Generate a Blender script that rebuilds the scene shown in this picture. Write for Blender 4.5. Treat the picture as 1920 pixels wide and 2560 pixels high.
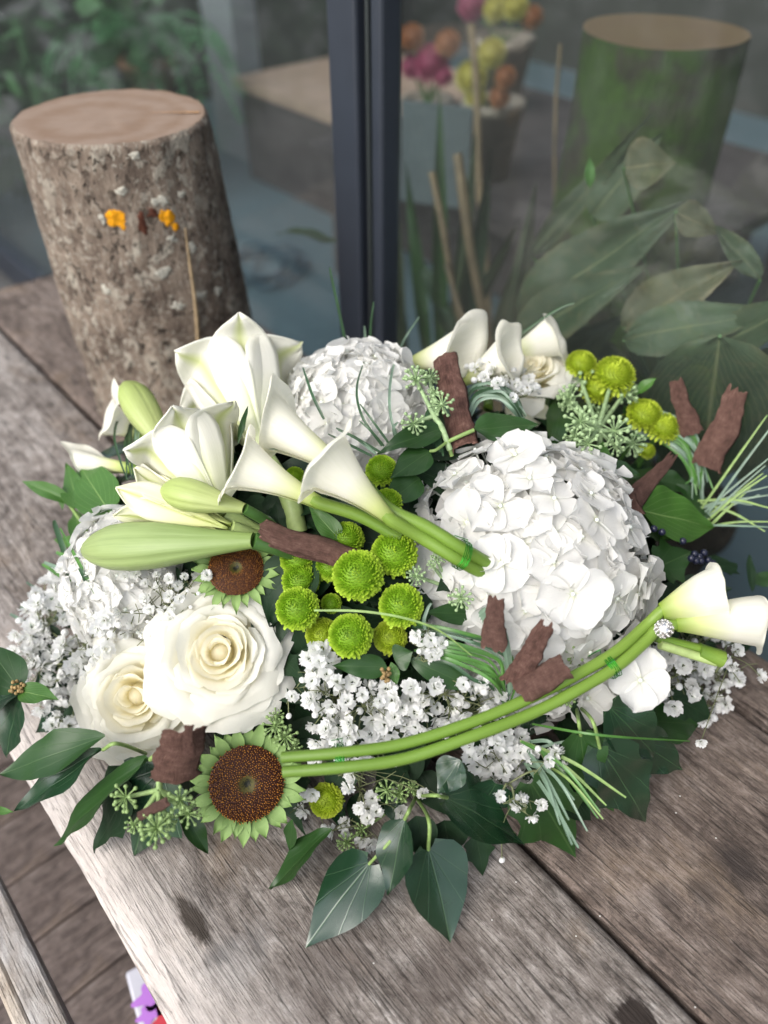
import bpy, math, random
import numpy as np
from mathutils import Vector, Matrix, noise as mnoise

random.seed(7)
rng = np.random.default_rng(7)
for o in list(bpy.data.objects):
    bpy.data.objects.remove(o)
scene = bpy.context.scene
COL = scene.collection
R = math.radians

# ------------------------------------------------------------------ camera, sky, sun, exposure
FPX, CAMH, PITCH = 1927.0, 0.58, R(43)
cam_data = bpy.data.cameras.new('camera')
cam = bpy.data.objects.new('camera', cam_data)
COL.objects.link(cam)
cam.location = (0, 0, CAMH)
cam.rotation_euler = (R(90) - PITCH, 0, 0)
cam_data.sensor_fit = 'VERTICAL'
cam_data.sensor_height = 36.0
cam_data.lens = 36.0 * FPX / 2560.0
cam_data.clip_start = 0.02
cam_data.clip_end = 500
cam_data.dof.use_dof = True
cam_data.dof.focus_distance = 0.56
cam_data.dof.aperture_fstop = 3.0
scene.camera = cam

SUN_DIR = Vector((-0.52, -0.46, 0.72)).normalized()       # towards the sun
world = bpy.data.worlds.new('World')
scene.world = world
world.use_nodes = True
wn = world.node_tree
sky = wn.nodes.new('ShaderNodeTexSky')
sky.sky_type = 'NISHITA'
sky.sun_disc = False
sky.sun_elevation = math.asin(SUN_DIR.z)
sky.sun_rotation = math.atan2(SUN_DIR.x, SUN_DIR.y)
sky.air_density = 1.0
sky.dust_density = 3.0
sky.ozone_density = 1.0
hs = wn.nodes.new('ShaderNodeHueSaturation')      # overcast: a whiter sky
hs.inputs['Saturation'].default_value = 0.5
wn.links.new(sky.outputs[0], hs.inputs['Color'])
wn.links.new(hs.outputs[0], wn.nodes['Background'].inputs[0])
wn.nodes['Background'].inputs[1].default_value = 0.15
sun_data = bpy.data.lights.new('sun', 'SUN')
sun_data.energy = 1.3
sun_data.angle = R(50)
sun_data.color = (1.0, 0.965, 0.91)
sun = bpy.data.objects.new('sun', sun_data)
COL.objects.link(sun)
sun.rotation_euler = (-SUN_DIR).to_track_quat('-Z', 'Y').to_euler()
vs = scene.view_settings
vs.view_transform = 'Standard'
vs.look = 'None'
vs.exposure = 0.95
vs.gamma = 1.0
vs.use_curve_mapping = False
scene.render.engine = 'CYCLES'
cy = scene.cycles
cy.use_denoising = True
cy.max_bounces = 12
cy.diffuse_bounces = 8
cy.glossy_bounces = 4
cy.transparent_max_bounces = 16
cy.transmission_bounces = 8
cy.caustics_reflective = False
cy.caustics_refractive = False
cy.sample_clamp_indirect = 4

# ------------------------------------------------------------------ geometry of the place
CAM = Vector((0, 0, CAMH))
SP, CP = math.sin(PITCH), math.cos(PITCH)


def ray(x, y):
    a = (x - 960) / FPX
    b = -(y - 1280) / FPX
    return Vector((a, b * SP + CP, b * CP - SP))


def P(x, y, z=0.0):
    """the point of the place at height z that lies towards picture position x, y"""
    d = ray(x, y)
    return CAM + d * ((z - CAMH) / d.z)


def depth(p):
    q = p - CAM
    return q.y * CP - q.z * SP


def sz(px, p):
    return px * depth(p) / FPX


U = Vector((math.cos(R(131.3)), math.sin(R(131.3)), 0))       # along the planks
V = Vector((U.y, -U.x, 0))                                     # across, towards the glass
Z = Vector((0, 0, 1))


def uv(u, v, z=0.0):
    return U * u + V * v + Z * z


def G(x, y, v):
    """point at distance v across from the table edge, towards x, y"""
    d = ray(x, y)
    return CAM + d * (v / d.dot(V))


EC = Vector((0, 0.50, 0.02))          # the mound of the arrangement
EA = Vector((0.31, 0.23, 0.21))


def m(x, y, k=1.0):
    d = ray(x, y)
    o = CAM - EC
    D = Vector((d.x / EA.x, d.y / EA.y, d.z / EA.z))
    O = Vector((o.x / EA.x, o.y / EA.y, o.z / EA.z))
    a, b, c = D.dot(D), 2 * D.dot(O), O.dot(O) - k * k
    q = b * b - 4 * a * c
    t = (-b - math.sqrt(q)) / (2 * a) if q > 0 else -b / (2 * a)
    p = CAM + d * t
    if p.z < 0.006:
        p = P(x, y, 0.006)
    return p


def mn(p):
    n = p - EC
    return Vector((n.x / EA.x ** 2, n.y / EA.y ** 2, n.z / EA.z ** 2)).normalized()


def tocam(p):
    return (CAM - p).normalized()


# ------------------------------------------------------------------ materials
MATS = {}


class NT:
    def __init__(s, name):
        s.m = bpy.data.materials.new(name)
        s.m.use_nodes = True
        s.t = s.m.node_tree
        s.b = s.t.nodes['Principled BSDF']
        s.out = s.t.nodes['Material Output']
        MATS[name] = s.m

    def n(s, typ, **kw):
        nd = s.t.nodes.new('ShaderNode' + typ)
        for k, v in kw.items():
            if k.startswith('i_'):
                key = k[2:]
                key = int(key) if key.isdigit() else key
                s.set(nd.inputs[key], v)
            else:
                setattr(nd, k, v)
        return nd

    def set(s, sock, v):
        if isinstance(v, bpy.types.NodeSocket):
            s.t.links.new(v, sock)
        elif isinstance(v, bpy.types.Node):
            s.t.links.new(v.outputs[0], sock)
        else:
            sock.default_value = v

    def math(s, op, a, b=0.0, c=None, clamp=False):
        nd = s.n('Math', operation=op, use_clamp=clamp)
        s.set(nd.inputs[0], a)
        s.set(nd.inputs[1], b)
        if c is not None:
            s.set(nd.inputs[2], c)
        return nd.outputs[0]

    def ramp(s, fac, stops, interp='LINEAR'):
        nd = s.n('ValToRGB')
        nd.color_ramp.interpolation = interp
        el = nd.color_ramp.elements
        while len(el) < len(stops):
            el.new(0.5)
        for e, (p, c) in zip(el, stops):
            e.position = p
            e.color = (*c, 1) if len(c) == 3 else c
        s.set(nd.inputs[0], fac)
        return nd.outputs[0]

    def mix(s, f, a, b, blend='MIX'):
        nd = s.n('Mix', data_type='RGBA', blend_type=blend)
        s.set(nd.inputs[0], f)
        for k, v in ((6, a), (7, b)):
            s.set(nd.inputs[k], (*v, 1) if isinstance(v, tuple) and len(v) == 3 else v)
        return nd.outputs[2]

    def noise(s, vec=None, scale=5, detail=4, rough=0.55, dist=0.0, out=0):
        nd = s.n('TexNoise')
        nd.inputs['Scale'].default_value = scale
        nd.inputs['Detail'].default_value = detail
        nd.inputs['Roughness'].default_value = rough
        nd.inputs['Distortion'].default_value = dist
        if vec is not None:
            s.set(nd.inputs['Vector'], vec)
        return nd.outputs[out]

    def coord(s, kind='Object'):
        return s.n('TexCoord').outputs[kind]

    def mapping(s, vec, scale=(1, 1, 1), loc=(0, 0, 0), rot=(0, 0, 0)):
        nd = s.n('Mapping')
        s.set(nd.inputs[0], vec)
        nd.inputs['Scale'].default_value = scale
        nd.inputs['Location'].default_value = loc
        nd.inputs['Rotation'].default_value = rot
        return nd.outputs[0]

    def bump(s, h, strength=0.3, dist=0.002):
        nd = s.n('Bump')
        nd.inputs['Strength'].default_value = strength
        nd.inputs['Distance'].default_value = dist
        s.set(nd.inputs['Height'], h)
        s.t.links.new(nd.outputs[0], s.b.inputs['Normal'])
        return nd

    def fin(s, col=None, rough=0.5, spec=0.5, transl=0.0, tcol=None):
        if col is not None:
            s.set(s.b.inputs['Base Color'], (*col, 1) if isinstance(col, tuple) and len(col) == 3 else col)
        s.set(s.b.inputs['Roughness'], rough)
        s.b.inputs['Specular IOR Level'].default_value = spec
        if transl > 0:
            tr = s.n('BsdfTranslucent')
            c = tcol if tcol is not None else col
            s.set(tr.inputs[0], (*c, 1) if isinstance(c, tuple) and len(c) == 3 else c)
            mx = s.n('MixShader')
            mx.inputs[0].default_value = transl
            s.t.links.new(s.b.outputs[0], mx.inputs[1])
            s.t.links.new(tr.outputs[0], mx.inputs[2])
            s.t.links.new(mx.outputs[0], s.out.inputs[0])
        return s.m

    def uvs(s):
        sep = s.n('SeparateXYZ')
        s.set(sep.inputs[0], s.coord('UV'))
        return sep.outputs[0], sep.outputs[1]

    def rand(s):
        return s.n('ObjectInfo').outputs['Random']


def simple(name, col, rough=0.5, spec=0.5, metal=0.0, transl=0.0, vary=0.0, vscale=60, bump=0.0):
    t = NT(name)
    c = (*col, 1)
    if vary:
        nz = t.noise(t.coord(), vscale, 4)
        c = t.mix(t.ramp(nz, [(0.3, (0, 0, 0)), (0.7, (1, 1, 1))]), tuple(x * (1 - vary) for x in col), tuple(min(1, x * (1 + vary)) for x in col))
        if bump:
            t.bump(nz, bump, 0.003)
    t.b.inputs['Metallic'].default_value = metal
    return t.fin(c, rough, spec, transl)


def petal_mat(name, base, mid, tip, p1=0.25, p2=0.6, vein=0.05, transl=0.3, rough=0.55, rib=None):
    """colour runs from the foot of the petal to its rim, as it grows"""
    t = NT(name)
    u, v = t.uvs()
    c = t.ramp(v, [(0.0, base), (p1, mid), (p2, tip)])
    if rib is not None:
        d = t.math('ABSOLUTE', t.math('SUBTRACT', u, 0.5))
        f = t.math('MULTIPLY', t.math('SUBTRACT', 1.0, t.math('DIVIDE', d, rib[1], clamp=True)), rib[2])
        c = t.mix(f, c, rib[0])
    st = t.noise(t.mapping(t.coord('UV'), (26, 1.3, 1)), 3.0, 3)
    c = t.mix(t.math('MULTIPLY', t.ramp(st, [(0.45, (0, 0, 0)), (0.75, (1, 1, 1))]), vein), c, tuple(x * 0.72 for x in mid))
    t.bump(st, 0.12, 0.002)
    return t.fin(c, rough, 0.35, transl)


def leaf_mat(name, dark, light, veinc, gloss=0.35, spec=0.5, nv=7.0, slant=0.55, transl=0.08, veins=0.6, edge=None, streak=0.0, vw=0.055, palm=False):
    t = NT(name)
    u, v = t.uvs()
    s = t.math('ABSOLUTE', t.math('MULTIPLY', t.math('SUBTRACT', u, 0.5), 2.0))
    nz = t.noise(t.coord(), 45, 4)
    big = t.noise(t.coord(), 14, 3)
    wob = t.math('MULTIPLY', t.math('SUBTRACT', nz, 0.5), 0.10)
    ph = t.math('MULTIPLY', t.math('ADD', t.math('SUBTRACT', v, t.math('MULTIPLY', s, slant)), wob), nv)
    fr = t.math('ABSOLUTE', t.math('SUBTRACT', t.math('FRACT', ph), 0.5))
    side = t.math('SUBTRACT', 1.0, t.math('DIVIDE', fr, vw, clamp=True))
    mid = t.math('SUBTRACT', 1.0, t.math('DIVIDE', s, t.math('MULTIPLY_ADD', v, -0.035, 0.055), clamp=True))
    if palm:
        ratio = t.math('DIVIDE', t.math('MULTIPLY', s, 0.42), t.math('ADD', v, 0.03))
        side = 0.0
        for k in (0.34, 0.85):
            dk = t.math('MULTIPLY', t.math('ABSOLUTE', t.math('ADD', t.math('SUBTRACT', ratio, k), wob)), t.math('ADD', v, 0.03))
            side = t.math('MAXIMUM', side, t.math('SUBTRACT', 1.0, t.math('DIVIDE', dk, 0.010, clamp=True)))
        vo = t.n('TexVoronoi', feature='DISTANCE_TO_EDGE')
        vo.inputs['Scale'].default_value = 7
        t.set(vo.inputs['Vector'], t.coord('UV'))
        net = t.math('SUBTRACT', 1.0, t.math('DIVIDE', vo.outputs['Distance'], 0.03, clamp=True))
        side = t.math('MAXIMUM', side, t.math('MULTIPLY', net, 0.10))
        mid = t.math('SUBTRACT', 1.0, t.math('DIVIDE', s, 0.035, clamp=True))
    vm = t.math('MAXIMUM', t.math('MULTIPLY', side, 0.5), mid)
    c = t.mix(t.ramp(big, [(0.3, (0, 0, 0)), (0.7, (1, 1, 1))]), dark, light)
    c = t.mix(t.math('MULTIPLY', t.rand(), 0.45), c, tuple(x * 1.5 for x in light))
    if streak:
        sn = t.noise(t.mapping(t.coord('UV'), (3, 14, 1)), 2.0, 4, 0.6, 1.0)
        c = t.mix(t.math('MULTIPLY', t.ramp(sn, [(0.52, (0, 0, 0)), (0.7, (1, 1, 1))]), streak), c, (0.16, 0.11, 0.05))
    if edge is not None:
        e = t.math('POWER', s, 6.0)
        e = t.math('MULTIPLY', e, t.ramp(big, [(0.45, (0, 0, 0)), (0.62, (1, 1, 1))]))
        c = t.mix(e, c, edge)
    c = t.mix(t.math('MULTIPLY', vm, veins), c, veinc)
    rg = t.math('MULTIPLY_ADD', nz, 0.25, gloss - 0.1)
    h = t.math('ADD', t.math('MULTIPLY', vm, -0.6), t.math('MULTIPLY', nz, 0.35))
    t.bump(h, 0.2 if palm else 0.35, 0.0015)
    return t.fin(c, rg, spec, transl, tcol=tuple(x * 2.0 for x in light))


petal_mat('hydrangea_white', (0.62, 0.66, 0.46), (0.82, 0.815, 0.77), (0.84, 0.835, 0.81), 0.1, 0.45, 0.22, 0.48)
petal_mat('rose_outer', (0.88, 0.80, 0.52), (0.91, 0.88, 0.74), (0.92, 0.91, 0.84), 0.3, 0.75, 0.04, 0.55)
petal_mat('rose_inner', (0.90, 0.77, 0.47), (0.92, 0.87, 0.66), (0.92, 0.89, 0.76), 0.3, 0.85, 0.04, 0.58)
petal_mat('rose_guard', (0.52, 0.60, 0.26), (0.70, 0.73, 0.46), (0.78, 0.79, 0.62), 0.2, 0.6, 0.2, 0.28)
petal_mat('calla_white', (0.30, 0.44, 0.05), (0.68, 0.74, 0.32), (0.88, 0.86, 0.76), 0.20, 0.52, 0.12, 0.42, 0.45)
petal_mat('lily_white', (0.50, 0.60, 0.24), (0.80, 0.82, 0.60), (0.87, 0.86, 0.78), 0.18, 0.55, 0.2, 0.34, 0.45, rib=((0.60, 0.66, 0.24), 0.16, 0.8))
petal_mat('lily_yellowish', (0.45, 0.55, 0.16), (0.68, 0.70, 0.32), (0.80, 0.79, 0.58), 0.25, 0.75, 0.15, 0.25, 0.45, rib=((0.45, 0.52, 0.10), 0.12, 0.8))
petal_mat('bud_green', (0.21, 0.30, 0.085), (0.25, 0.34, 0.12), (0.31, 0.39, 0.155), 0.3, 0.85, 0.45, 0.12, 0.4)
petal_mat('bud_pale', (0.33, 0.40, 0.14), (0.40, 0.46, 0.18), (0.36, 0.45, 0.13), 0.3, 0.85, 0.45, 0.12, 0.4)
petal_mat('gyp_white', (0.76, 0.79, 0.70), (0.88, 0.89, 0.86), (0.91, 0.91, 0.90), 0.2, 0.5, 0.02, 0.5)
petal_mat('mum_green', (0.11, 0.24, 0.008), (0.22, 0.40, 0.015), (0.43, 0.60, 0.05), 0.35, 0.95, 0.1, 0.15)
petal_mat('mum_yellow', (0.16, 0.26, 0.008), (0.33, 0.43, 0.02), (0.50, 0.60, 0.06), 0.35, 0.95, 0.1, 0.15)
petal_mat('mum_shop_yellow', (0.2, 0.17, 0.01), (0.32, 0.27, 0.04), (0.42, 0.38, 0.10), 0.3, 0.9, 0.1, 0.1)
petal_mat('mum_shop_pink', (0.12, 0.008, 0.03), (0.22, 0.02, 0.07), (0.28, 0.04, 0.10), 0.3, 0.9, 0.1, 0.1)
petal_mat('mum_shop_orange', (0.14, 0.035, 0.01), (0.22, 0.07, 0.02), (0.28, 0.11, 0.04), 0.3, 0.9, 0.1, 0.1)
petal_mat('bract_green', (0.14, 0.24, 0.06), (0.24, 0.36, 0.12), (0.20, 0.32, 0.09), 0.4, 0.95, 0.5, 0.15, 0.65)
leaf_mat('ivy_dark', (0.007, 0.025, 0.012), (0.013, 0.042, 0.017), (0.055, 0.105, 0.045), 0.20, 0.85, 4.5, 0.9, 0.05, 0.6, palm=True)
leaf_mat('ivy_mid', (0.010, 0.034, 0.007), (0.019, 0.057, 0.011), (0.06, 0.115, 0.035), 0.36, 0.40, 4.5, 0.8, 0.10, 0.55, palm=True)
leaf_mat('leaf_bright', (0.03, 0.09, 0.012), (0.05, 0.13, 0.02), (0.28, 0.42, 0.14), 0.42, 0.4, 6, 0.7, 0.15, 0.6)
leaf_mat('leaf_deep', (0.007, 0.020, 0.008), (0.013, 0.036, 0.013), (0.05, 0.09, 0.04), 0.5, 0.25, 5, 0.7, 0.04, 0.4)
leaf_mat('peace_leaf', (0.018, 0.034, 0.015), (0.032, 0.054, 0.023), (0.19, 0.19, 0.09), 0.5, 0.4, 13, 0.75, 0.12, 0.85, vw=0.13, edge=(0.12, 0.10, 0.05), streak=0.3)
leaf_mat('peace_dry', (0.035, 0.045, 0.02), (0.07, 0.07, 0.033), (0.26, 0.20, 0.11), 0.5, 0.35, 13, 0.75, 0.12, 0.8, vw=0.14, edge=(0.28, 0.21, 0.13), streak=0.7)
leaf_mat('fern_green', (0.05, 0.15, 0.06), (0.09, 0.24, 0.10), (0.12, 0.25, 0.12), 0.5, 0.4, 6, 0.6, 0.15, 0.2)
leaf_mat('mossy_leaf', (0.06, 0.14, 0.02), (0.10, 0.22, 0.03), (0.12, 0.25, 0.05), 0.7, 0.2, 6, 0.6, 0.1, 0.2)
petal_mat('stem_green', (0.12, 0.21, 0.03), (0.15, 0.26, 0.035), (0.20, 0.31, 0.05), 0.3, 0.95, 0.6, 0.08, 0.36)
simple('stem_pale', (0.36, 0.46, 0.17), 0.45, 0.5, vary=0.2, vscale=90)
simple('stem_dark', (0.05, 0.12, 0.025), 0.45, 0.5, vary=0.2, vscale=90)
simple('petiole', (0.20, 0.30, 0.09), 0.5, 0.4, vary=0.2, vscale=150)
simple('gyp_stem', (0.15, 0.17, 0.08), 0.6, 0.3, vary=0.3, vscale=200)
simple('berry_green', (0.24, 0.35, 0.13), 0.5, 0.4, vary=0.3, vscale=220, transl=0.06)
simple('berry_pale', (0.30, 0.42, 0.21), 0.5, 0.4, vary=0.3, vscale=220, transl=0.06)
simple('berry_brown', (0.25, 0.17, 0.07), 0.6, 0.3, vary=0.4, vscale=200)
simple('berry_blue', (0.012, 0.014, 0.035), 0.3, 0.5)
simple('grass_grey', (0.16, 0.24, 0.17), 0.4, 0.5, vary=0.25, vscale=50, transl=0.1)
simple('grass_green', (0.07, 0.18, 0.035), 0.33, 0.5, vary=0.3, vscale=50, transl=0.1)
simple('grass_dark', (0.03, 0.075, 0.03), 0.4, 0.5, vary=0.25, vscale=50)
simple('wire_green', (0.01, 0.28, 0.02), 0.25, 0.6, metal=0.85)
simple('silver', (0.78, 0.76, 0.73), 0.22, 0.5, metal=1.0)
simple('foam', (0.015, 0.035, 0.014), 0.95, 0.1, vary=0.3, vscale=80)
simple('bowl_black', (0.012, 0.013, 0.013), 0.4, 0.4)
simple('hyd_eye', (0.72, 0.76, 0.70), 0.5, 0.4)
simple('frame_metal', (0.026, 0.032, 0.044), 0.42, 0.5, vary=0.06, vscale=30)
simple('frame_dark', (0.012, 0.013, 0.018), 0.5, 0.4)
simple('gasket_pale', (0.03, 0.036, 0.036), 0.35, 0.5)
simple('lichen_orange', (0.62, 0.27, 0.012), 0.9, 0.1, vary=0.3, vscale=160, bump=0.8)
simple('bark_scar', (0.085, 0.032, 0.02), 0.85, 0.15, vary=0.4, vscale=120, bump=0.8)
simple('lichen_pale', (0.42, 0.40, 0.34), 0.95, 0.1, vary=0.25, vscale=200, bump=0.6)
simple('straw', (0.30, 0.22, 0.13), 0.6, 0.3, vary=0.3, vscale=90)
simple('crack_tan', (0.36, 0.20, 0.09), 0.8, 0.2, vary=0.3, vscale=150)
simple('bamboo', (0.17, 0.115, 0.065), 0.5, 0.4, vary=0.25, vscale=40)
simple('pot_cream', (0.22, 0.18, 0.15), 0.6, 0.3, vary=0.15, vscale=20)
simple('terracotta', (0.24, 0.11, 0.075), 0.8, 0.2, vary=0.2, vscale=25)
simple('soil', (0.022, 0.016, 0.012), 0.95, 0.1, vary=0.5, vscale=70, bump=1.0)
simple('shop_floor', (0.075, 0.11, 0.135), 0.35, 0.5, vary=0.10, vscale=3)
simple('shop_wall', (0.04, 0.04, 0.038), 0.8, 0.2, vary=0.15, vscale=4)
simple('post_grey', (0.22, 0.23, 0.26), 0.7, 0.3, vary=0.06, vscale=6)
simple('block_brown', (0.045, 0.036, 0.038), 0.8, 0.2, vary=0.3, vscale=14)
simple('block_top', (0.26, 0.18, 0.14), 0.7, 0.2, vary=0.15, vscale=14)
simple('cable_dark', (0.03, 0.06, 0.09), 0.5, 0.4)
simple('paper_white', (0.5, 0.5, 0.56), 0.5, 0.4, vary=0.05, vscale=30)
simple('print_purple', (0.40, 0.16, 0.55), 0.5, 0.4)
simple('print_red', (0.50, 0.04, 0.06), 0.5, 0.4)
simple('paving', (0.16, 0.16, 0.16), 0.85, 0.3, vary=0.3, vscale=5)
simple('tuft_leaf', (0.05, 0.11, 0.045), 0.6, 0.3, vary=0.4, vscale=8)
simple('white_mat', (0.7, 0.7, 0.66), 0.7, 0.2)
simple('slate_card', (0.075, 0.09, 0.10), 0.45, 0.4, vary=0.1, vscale=20)


def wood(name, cols, pale_edge=None, spots=(), grain=1.0, warm=0.0):
    """weathered timber, grain along local x"""
    t = NT(name)
    co = t.coord('Object')
    wob = t.noise(t.mapping(co, (2.2, 6, 6)), 1.5, 3, out=1)
    wv = t.n('VectorMath', operation='MULTIPLY_ADD')
    t.set(wv.inputs[0], wob)
    wv.inputs[1].default_value = (0.0, 0.014, 0.0)
    t.set(wv.inputs[2], co)
    cw = wv.outputs[0]
    fine = t.noise(t.mapping(cw, (26 * grain, 300 * grain, 60)), 1.0, 7, 0.74)
    mid = t.noise(t.mapping(cw, (9, 55, 20)), 1.0, 6, 0.68)
    fib = t.noise(t.mapping(cw, (45, 900, 150)), 1.0, 3, 0.6)
    blot = t.noise(t.mapping(co, (8, 15, 9)), 1.0, 8, 0.68, 1.2)
    dirt = t.noise(t.mapping(co, (28, 60, 20)), 1.0, 8, 0.74, 0.8)
    mott = t.noise(t.mapping(co, (62, 100, 60)), 1.0, 8, 0.80, 0.5)
    f = t.math('ADD', t.math('ADD', t.math('MULTIPLY', fine, 0.20), t.math('MULTIPLY', mott, 0.37)), t.math('ADD', t.math('MULTIPLY', mid, 0.15), t.math('MULTIPLY', blot, 0.31)))
    c = t.ramp(f, [(0.41, cols[0]), (0.465, cols[1]), (0.525, cols[2]), (0.60, cols[3])])
    crack = t.ramp(t.noise(t.mapping(cw, (12, 420, 30)), 1.0, 4, 0.55), [(0.36, (1, 1, 1)), (0.40, (0, 0, 0))])
    crk2 = t.ramp(t.noise(t.mapping(cw, (30, 760, 60)), 1.0, 3, 0.5), [(0.36, (1, 1, 1)), (0.42, (0, 0, 0))])
    crack = t.math('MAXIMUM', crack, t.math('MULTIPLY', crk2, 0.35))
    speck = t.noise(co, 420, 3, 0.7)
    c = t.mix(t.math('MULTIPLY', t.ramp(speck, [(0.56, (0, 0, 0)), (0.68, (1, 1, 1))]), 0.45), c, cols[0])
    och = t.noise(t.mapping(co, (9, 13, 9), (3.1, 0.4, 0)), 1.0, 5, 0.6, 0.6)
    c = t.mix(t.math('MULTIPLY', t.ramp(och, [(0.55, (0, 0, 0)), (0.68, (1, 1, 1))]), 0.35), c, (0.27, 0.19, 0.12))
    c = t.mix(t.math('MULTIPLY', crack, 0.6), c, tuple(x * 0.25 for x in cols[0]))
    c = t.mix(t.math('MULTIPLY', t.ramp(dirt, [(0.53, (0, 0, 0)), (0.64, (1, 1, 1))]), 0.7), c, cols[0])
    c = t.mix(t.math('MULTIPLY', t.ramp(fib, [(0.5, (0, 0, 0)), (0.75, (1, 1, 1))]), 0.25), c, cols[3])
    c = t.mix(t.math('MULTIPLY', t.ramp(blot, [(0.60, (0, 0, 0)), (0.72, (1, 1, 1))]), 0.35), c, cols[4])
    sep = t.n('SeparateXYZ')
    t.set(sep.inputs[0], co)
    if pale_edge is not None:      # paler colour towards the low side of local y
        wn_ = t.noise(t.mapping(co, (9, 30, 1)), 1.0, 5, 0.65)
        e = t.math('SUBTRACT', pale_edge[1], t.math('ADD', sep.outputs[1], t.math('MULTIPLY', t.math('SUBTRACT', wn_, 0.5), pale_edge[2])))
        e = t.math('DIVIDE', e, pale_edge[1] - pale_edge[0], clamp=True)
        pale = t.ramp(fine, [(0.3, tuple(x * 0.45 for x in pale_edge[3])), (0.5, pale_edge[3])])
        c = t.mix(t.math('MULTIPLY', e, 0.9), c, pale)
    hole = None
    for (cx, cyy, rx, ry, col, k, sharp) in spots:
        d = t.n('VectorMath', operation='MULTIPLY')
        sb = t.n('VectorMath', operation='SUBTRACT')
        t.set(sb.inputs[0], co)
        sb.inputs[1].default_value = (cx, cyy, 0)
        t.set(d.inputs[0], sb)
        d.inputs[1].default_value = (1 / rx, 1 / ry, 0)
        ln = t.n('VectorMath', operation='LENGTH')
        t.set(ln.inputs[0], d)
        dd = t.math('ADD', ln.outputs['Value'], t.math('ADD', t.math('MULTIPLY', t.math('SUBTRACT', dirt, 0.5), 1.8), t.math('MULTIPLY', t.math('SUBTRACT', fine, 0.5), 1.2)))
        a = t.math('SUBTRACT', 1.0, t.math('DIVIDE', t.math('SUBTRACT', dd, 1.0 - sharp), sharp, clamp=True))
        c = t.mix(t.math('MULTIPLY', a, k), c, col)
    h = t.math('ADD', t.math('MULTIPLY', fine, 0.6), t.math('ADD', t.math('ADD', t.math('MULTIPLY', mid, 0.5), t.math('MULTIPLY', mott, 0.5)), t.math('SUBTRACT', t.math('MULTIPLY', fib, 0.3), t.math('MULTIPLY', crack, 1.0))))
    t.bump(h, 1.0, 0.003)
    return t.fin(c, t.math('MULTIPLY_ADD', mid, 0.3, 0.48), 0.35)


def loc_uv(x, y):
    p = P(x, y, 0)
    return p.dot(U), p.dot(V)


W1 = ((0.036, 0.028, 0.023), (0.125, 0.103, 0.089), (0.245, 0.213, 0.190), (0.45, 0.41, 0.38), (0.27, 0.25, 0.238))
W2 = ((0.030, 0.021, 0.017), (0.082, 0.060, 0.048), (0.160, 0.123, 0.102), (0.30, 0.246, 0.214), (0.185, 0.16, 0.145))


def spot(x, y, rx, ry, col, k=0.85, sharp=0.6):
    a, b = loc_uv(x, y)
    return (a, b, rx, ry, col, k, sharp)


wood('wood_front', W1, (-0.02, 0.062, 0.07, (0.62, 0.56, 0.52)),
     [spot(490, 2300, 0.028, 0.0085, (0.035, 0.025, 0.018), 0.95, 0.4), spot(545, 2385, 0.010, 0.016, (0.10, 0.09, 0.085), 0.7),
      spot(590, 2400, 0.020, 0.030, (0.30, 0.29, 0.285), 0.3), spot(820, 2420, 0.03, 0.05, (0.10, 0.08, 0.07), 0.5),
      spot(1100, 2430, 0.03, 0.04, (0.085, 0.065, 0.055), 0.6), spot(1588, 2552, 0.018, 0.016, (0.016, 0.009, 0.006), 0.98, 0.3), spot(640, 2130, 0.04, 0.02, (0.10, 0.075, 0.06), 0.5)])
wood('wood_middle', W2, None,
     [spot(1850, 2160, 0.022, 0.020, (0.028, 0.020, 0.017), 0.9), spot(1760, 2225, 0.016, 0.014, (0.05, 0.037, 0.031), 0.6),
      spot(1665, 2235, 0.012, 0.011, (0.06, 0.045, 0.038), 0.5),
      spot(1690, 2040, 0.022, 0.008, (0.04, 0.026, 0.02), 0.7), spot(1480, 2330, 0.03, 0.012, (0.05, 0.036, 0.03), 0.6),
      spot(130, 1000, 0.03, 0.02, (0.06, 0.045, 0.04), 0.5)])
wood('wood_back', W2)
wood('deck_wood', ((0.040, 0.029, 0.025), (0.095, 0.071, 0.061), (0.15, 0.116, 0.102), (0.22, 0.18, 0.16), (0.16, 0.135, 0.125)))
wood('pale_timber', ((0.22, 0.18, 0.15), (0.42, 0.36, 0.30), (0.52, 0.46, 0.39), (0.6, 0.54, 0.47), (0.5, 0.45, 0.40)), grain=0.6)
wood('grey_timber', ((0.16, 0.145, 0.135), (0.30, 0.28, 0.265), (0.36, 0.34, 0.325), (0.44, 0.42, 0.40), (0.34, 0.33, 0.32)), grain=0.6)


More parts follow.
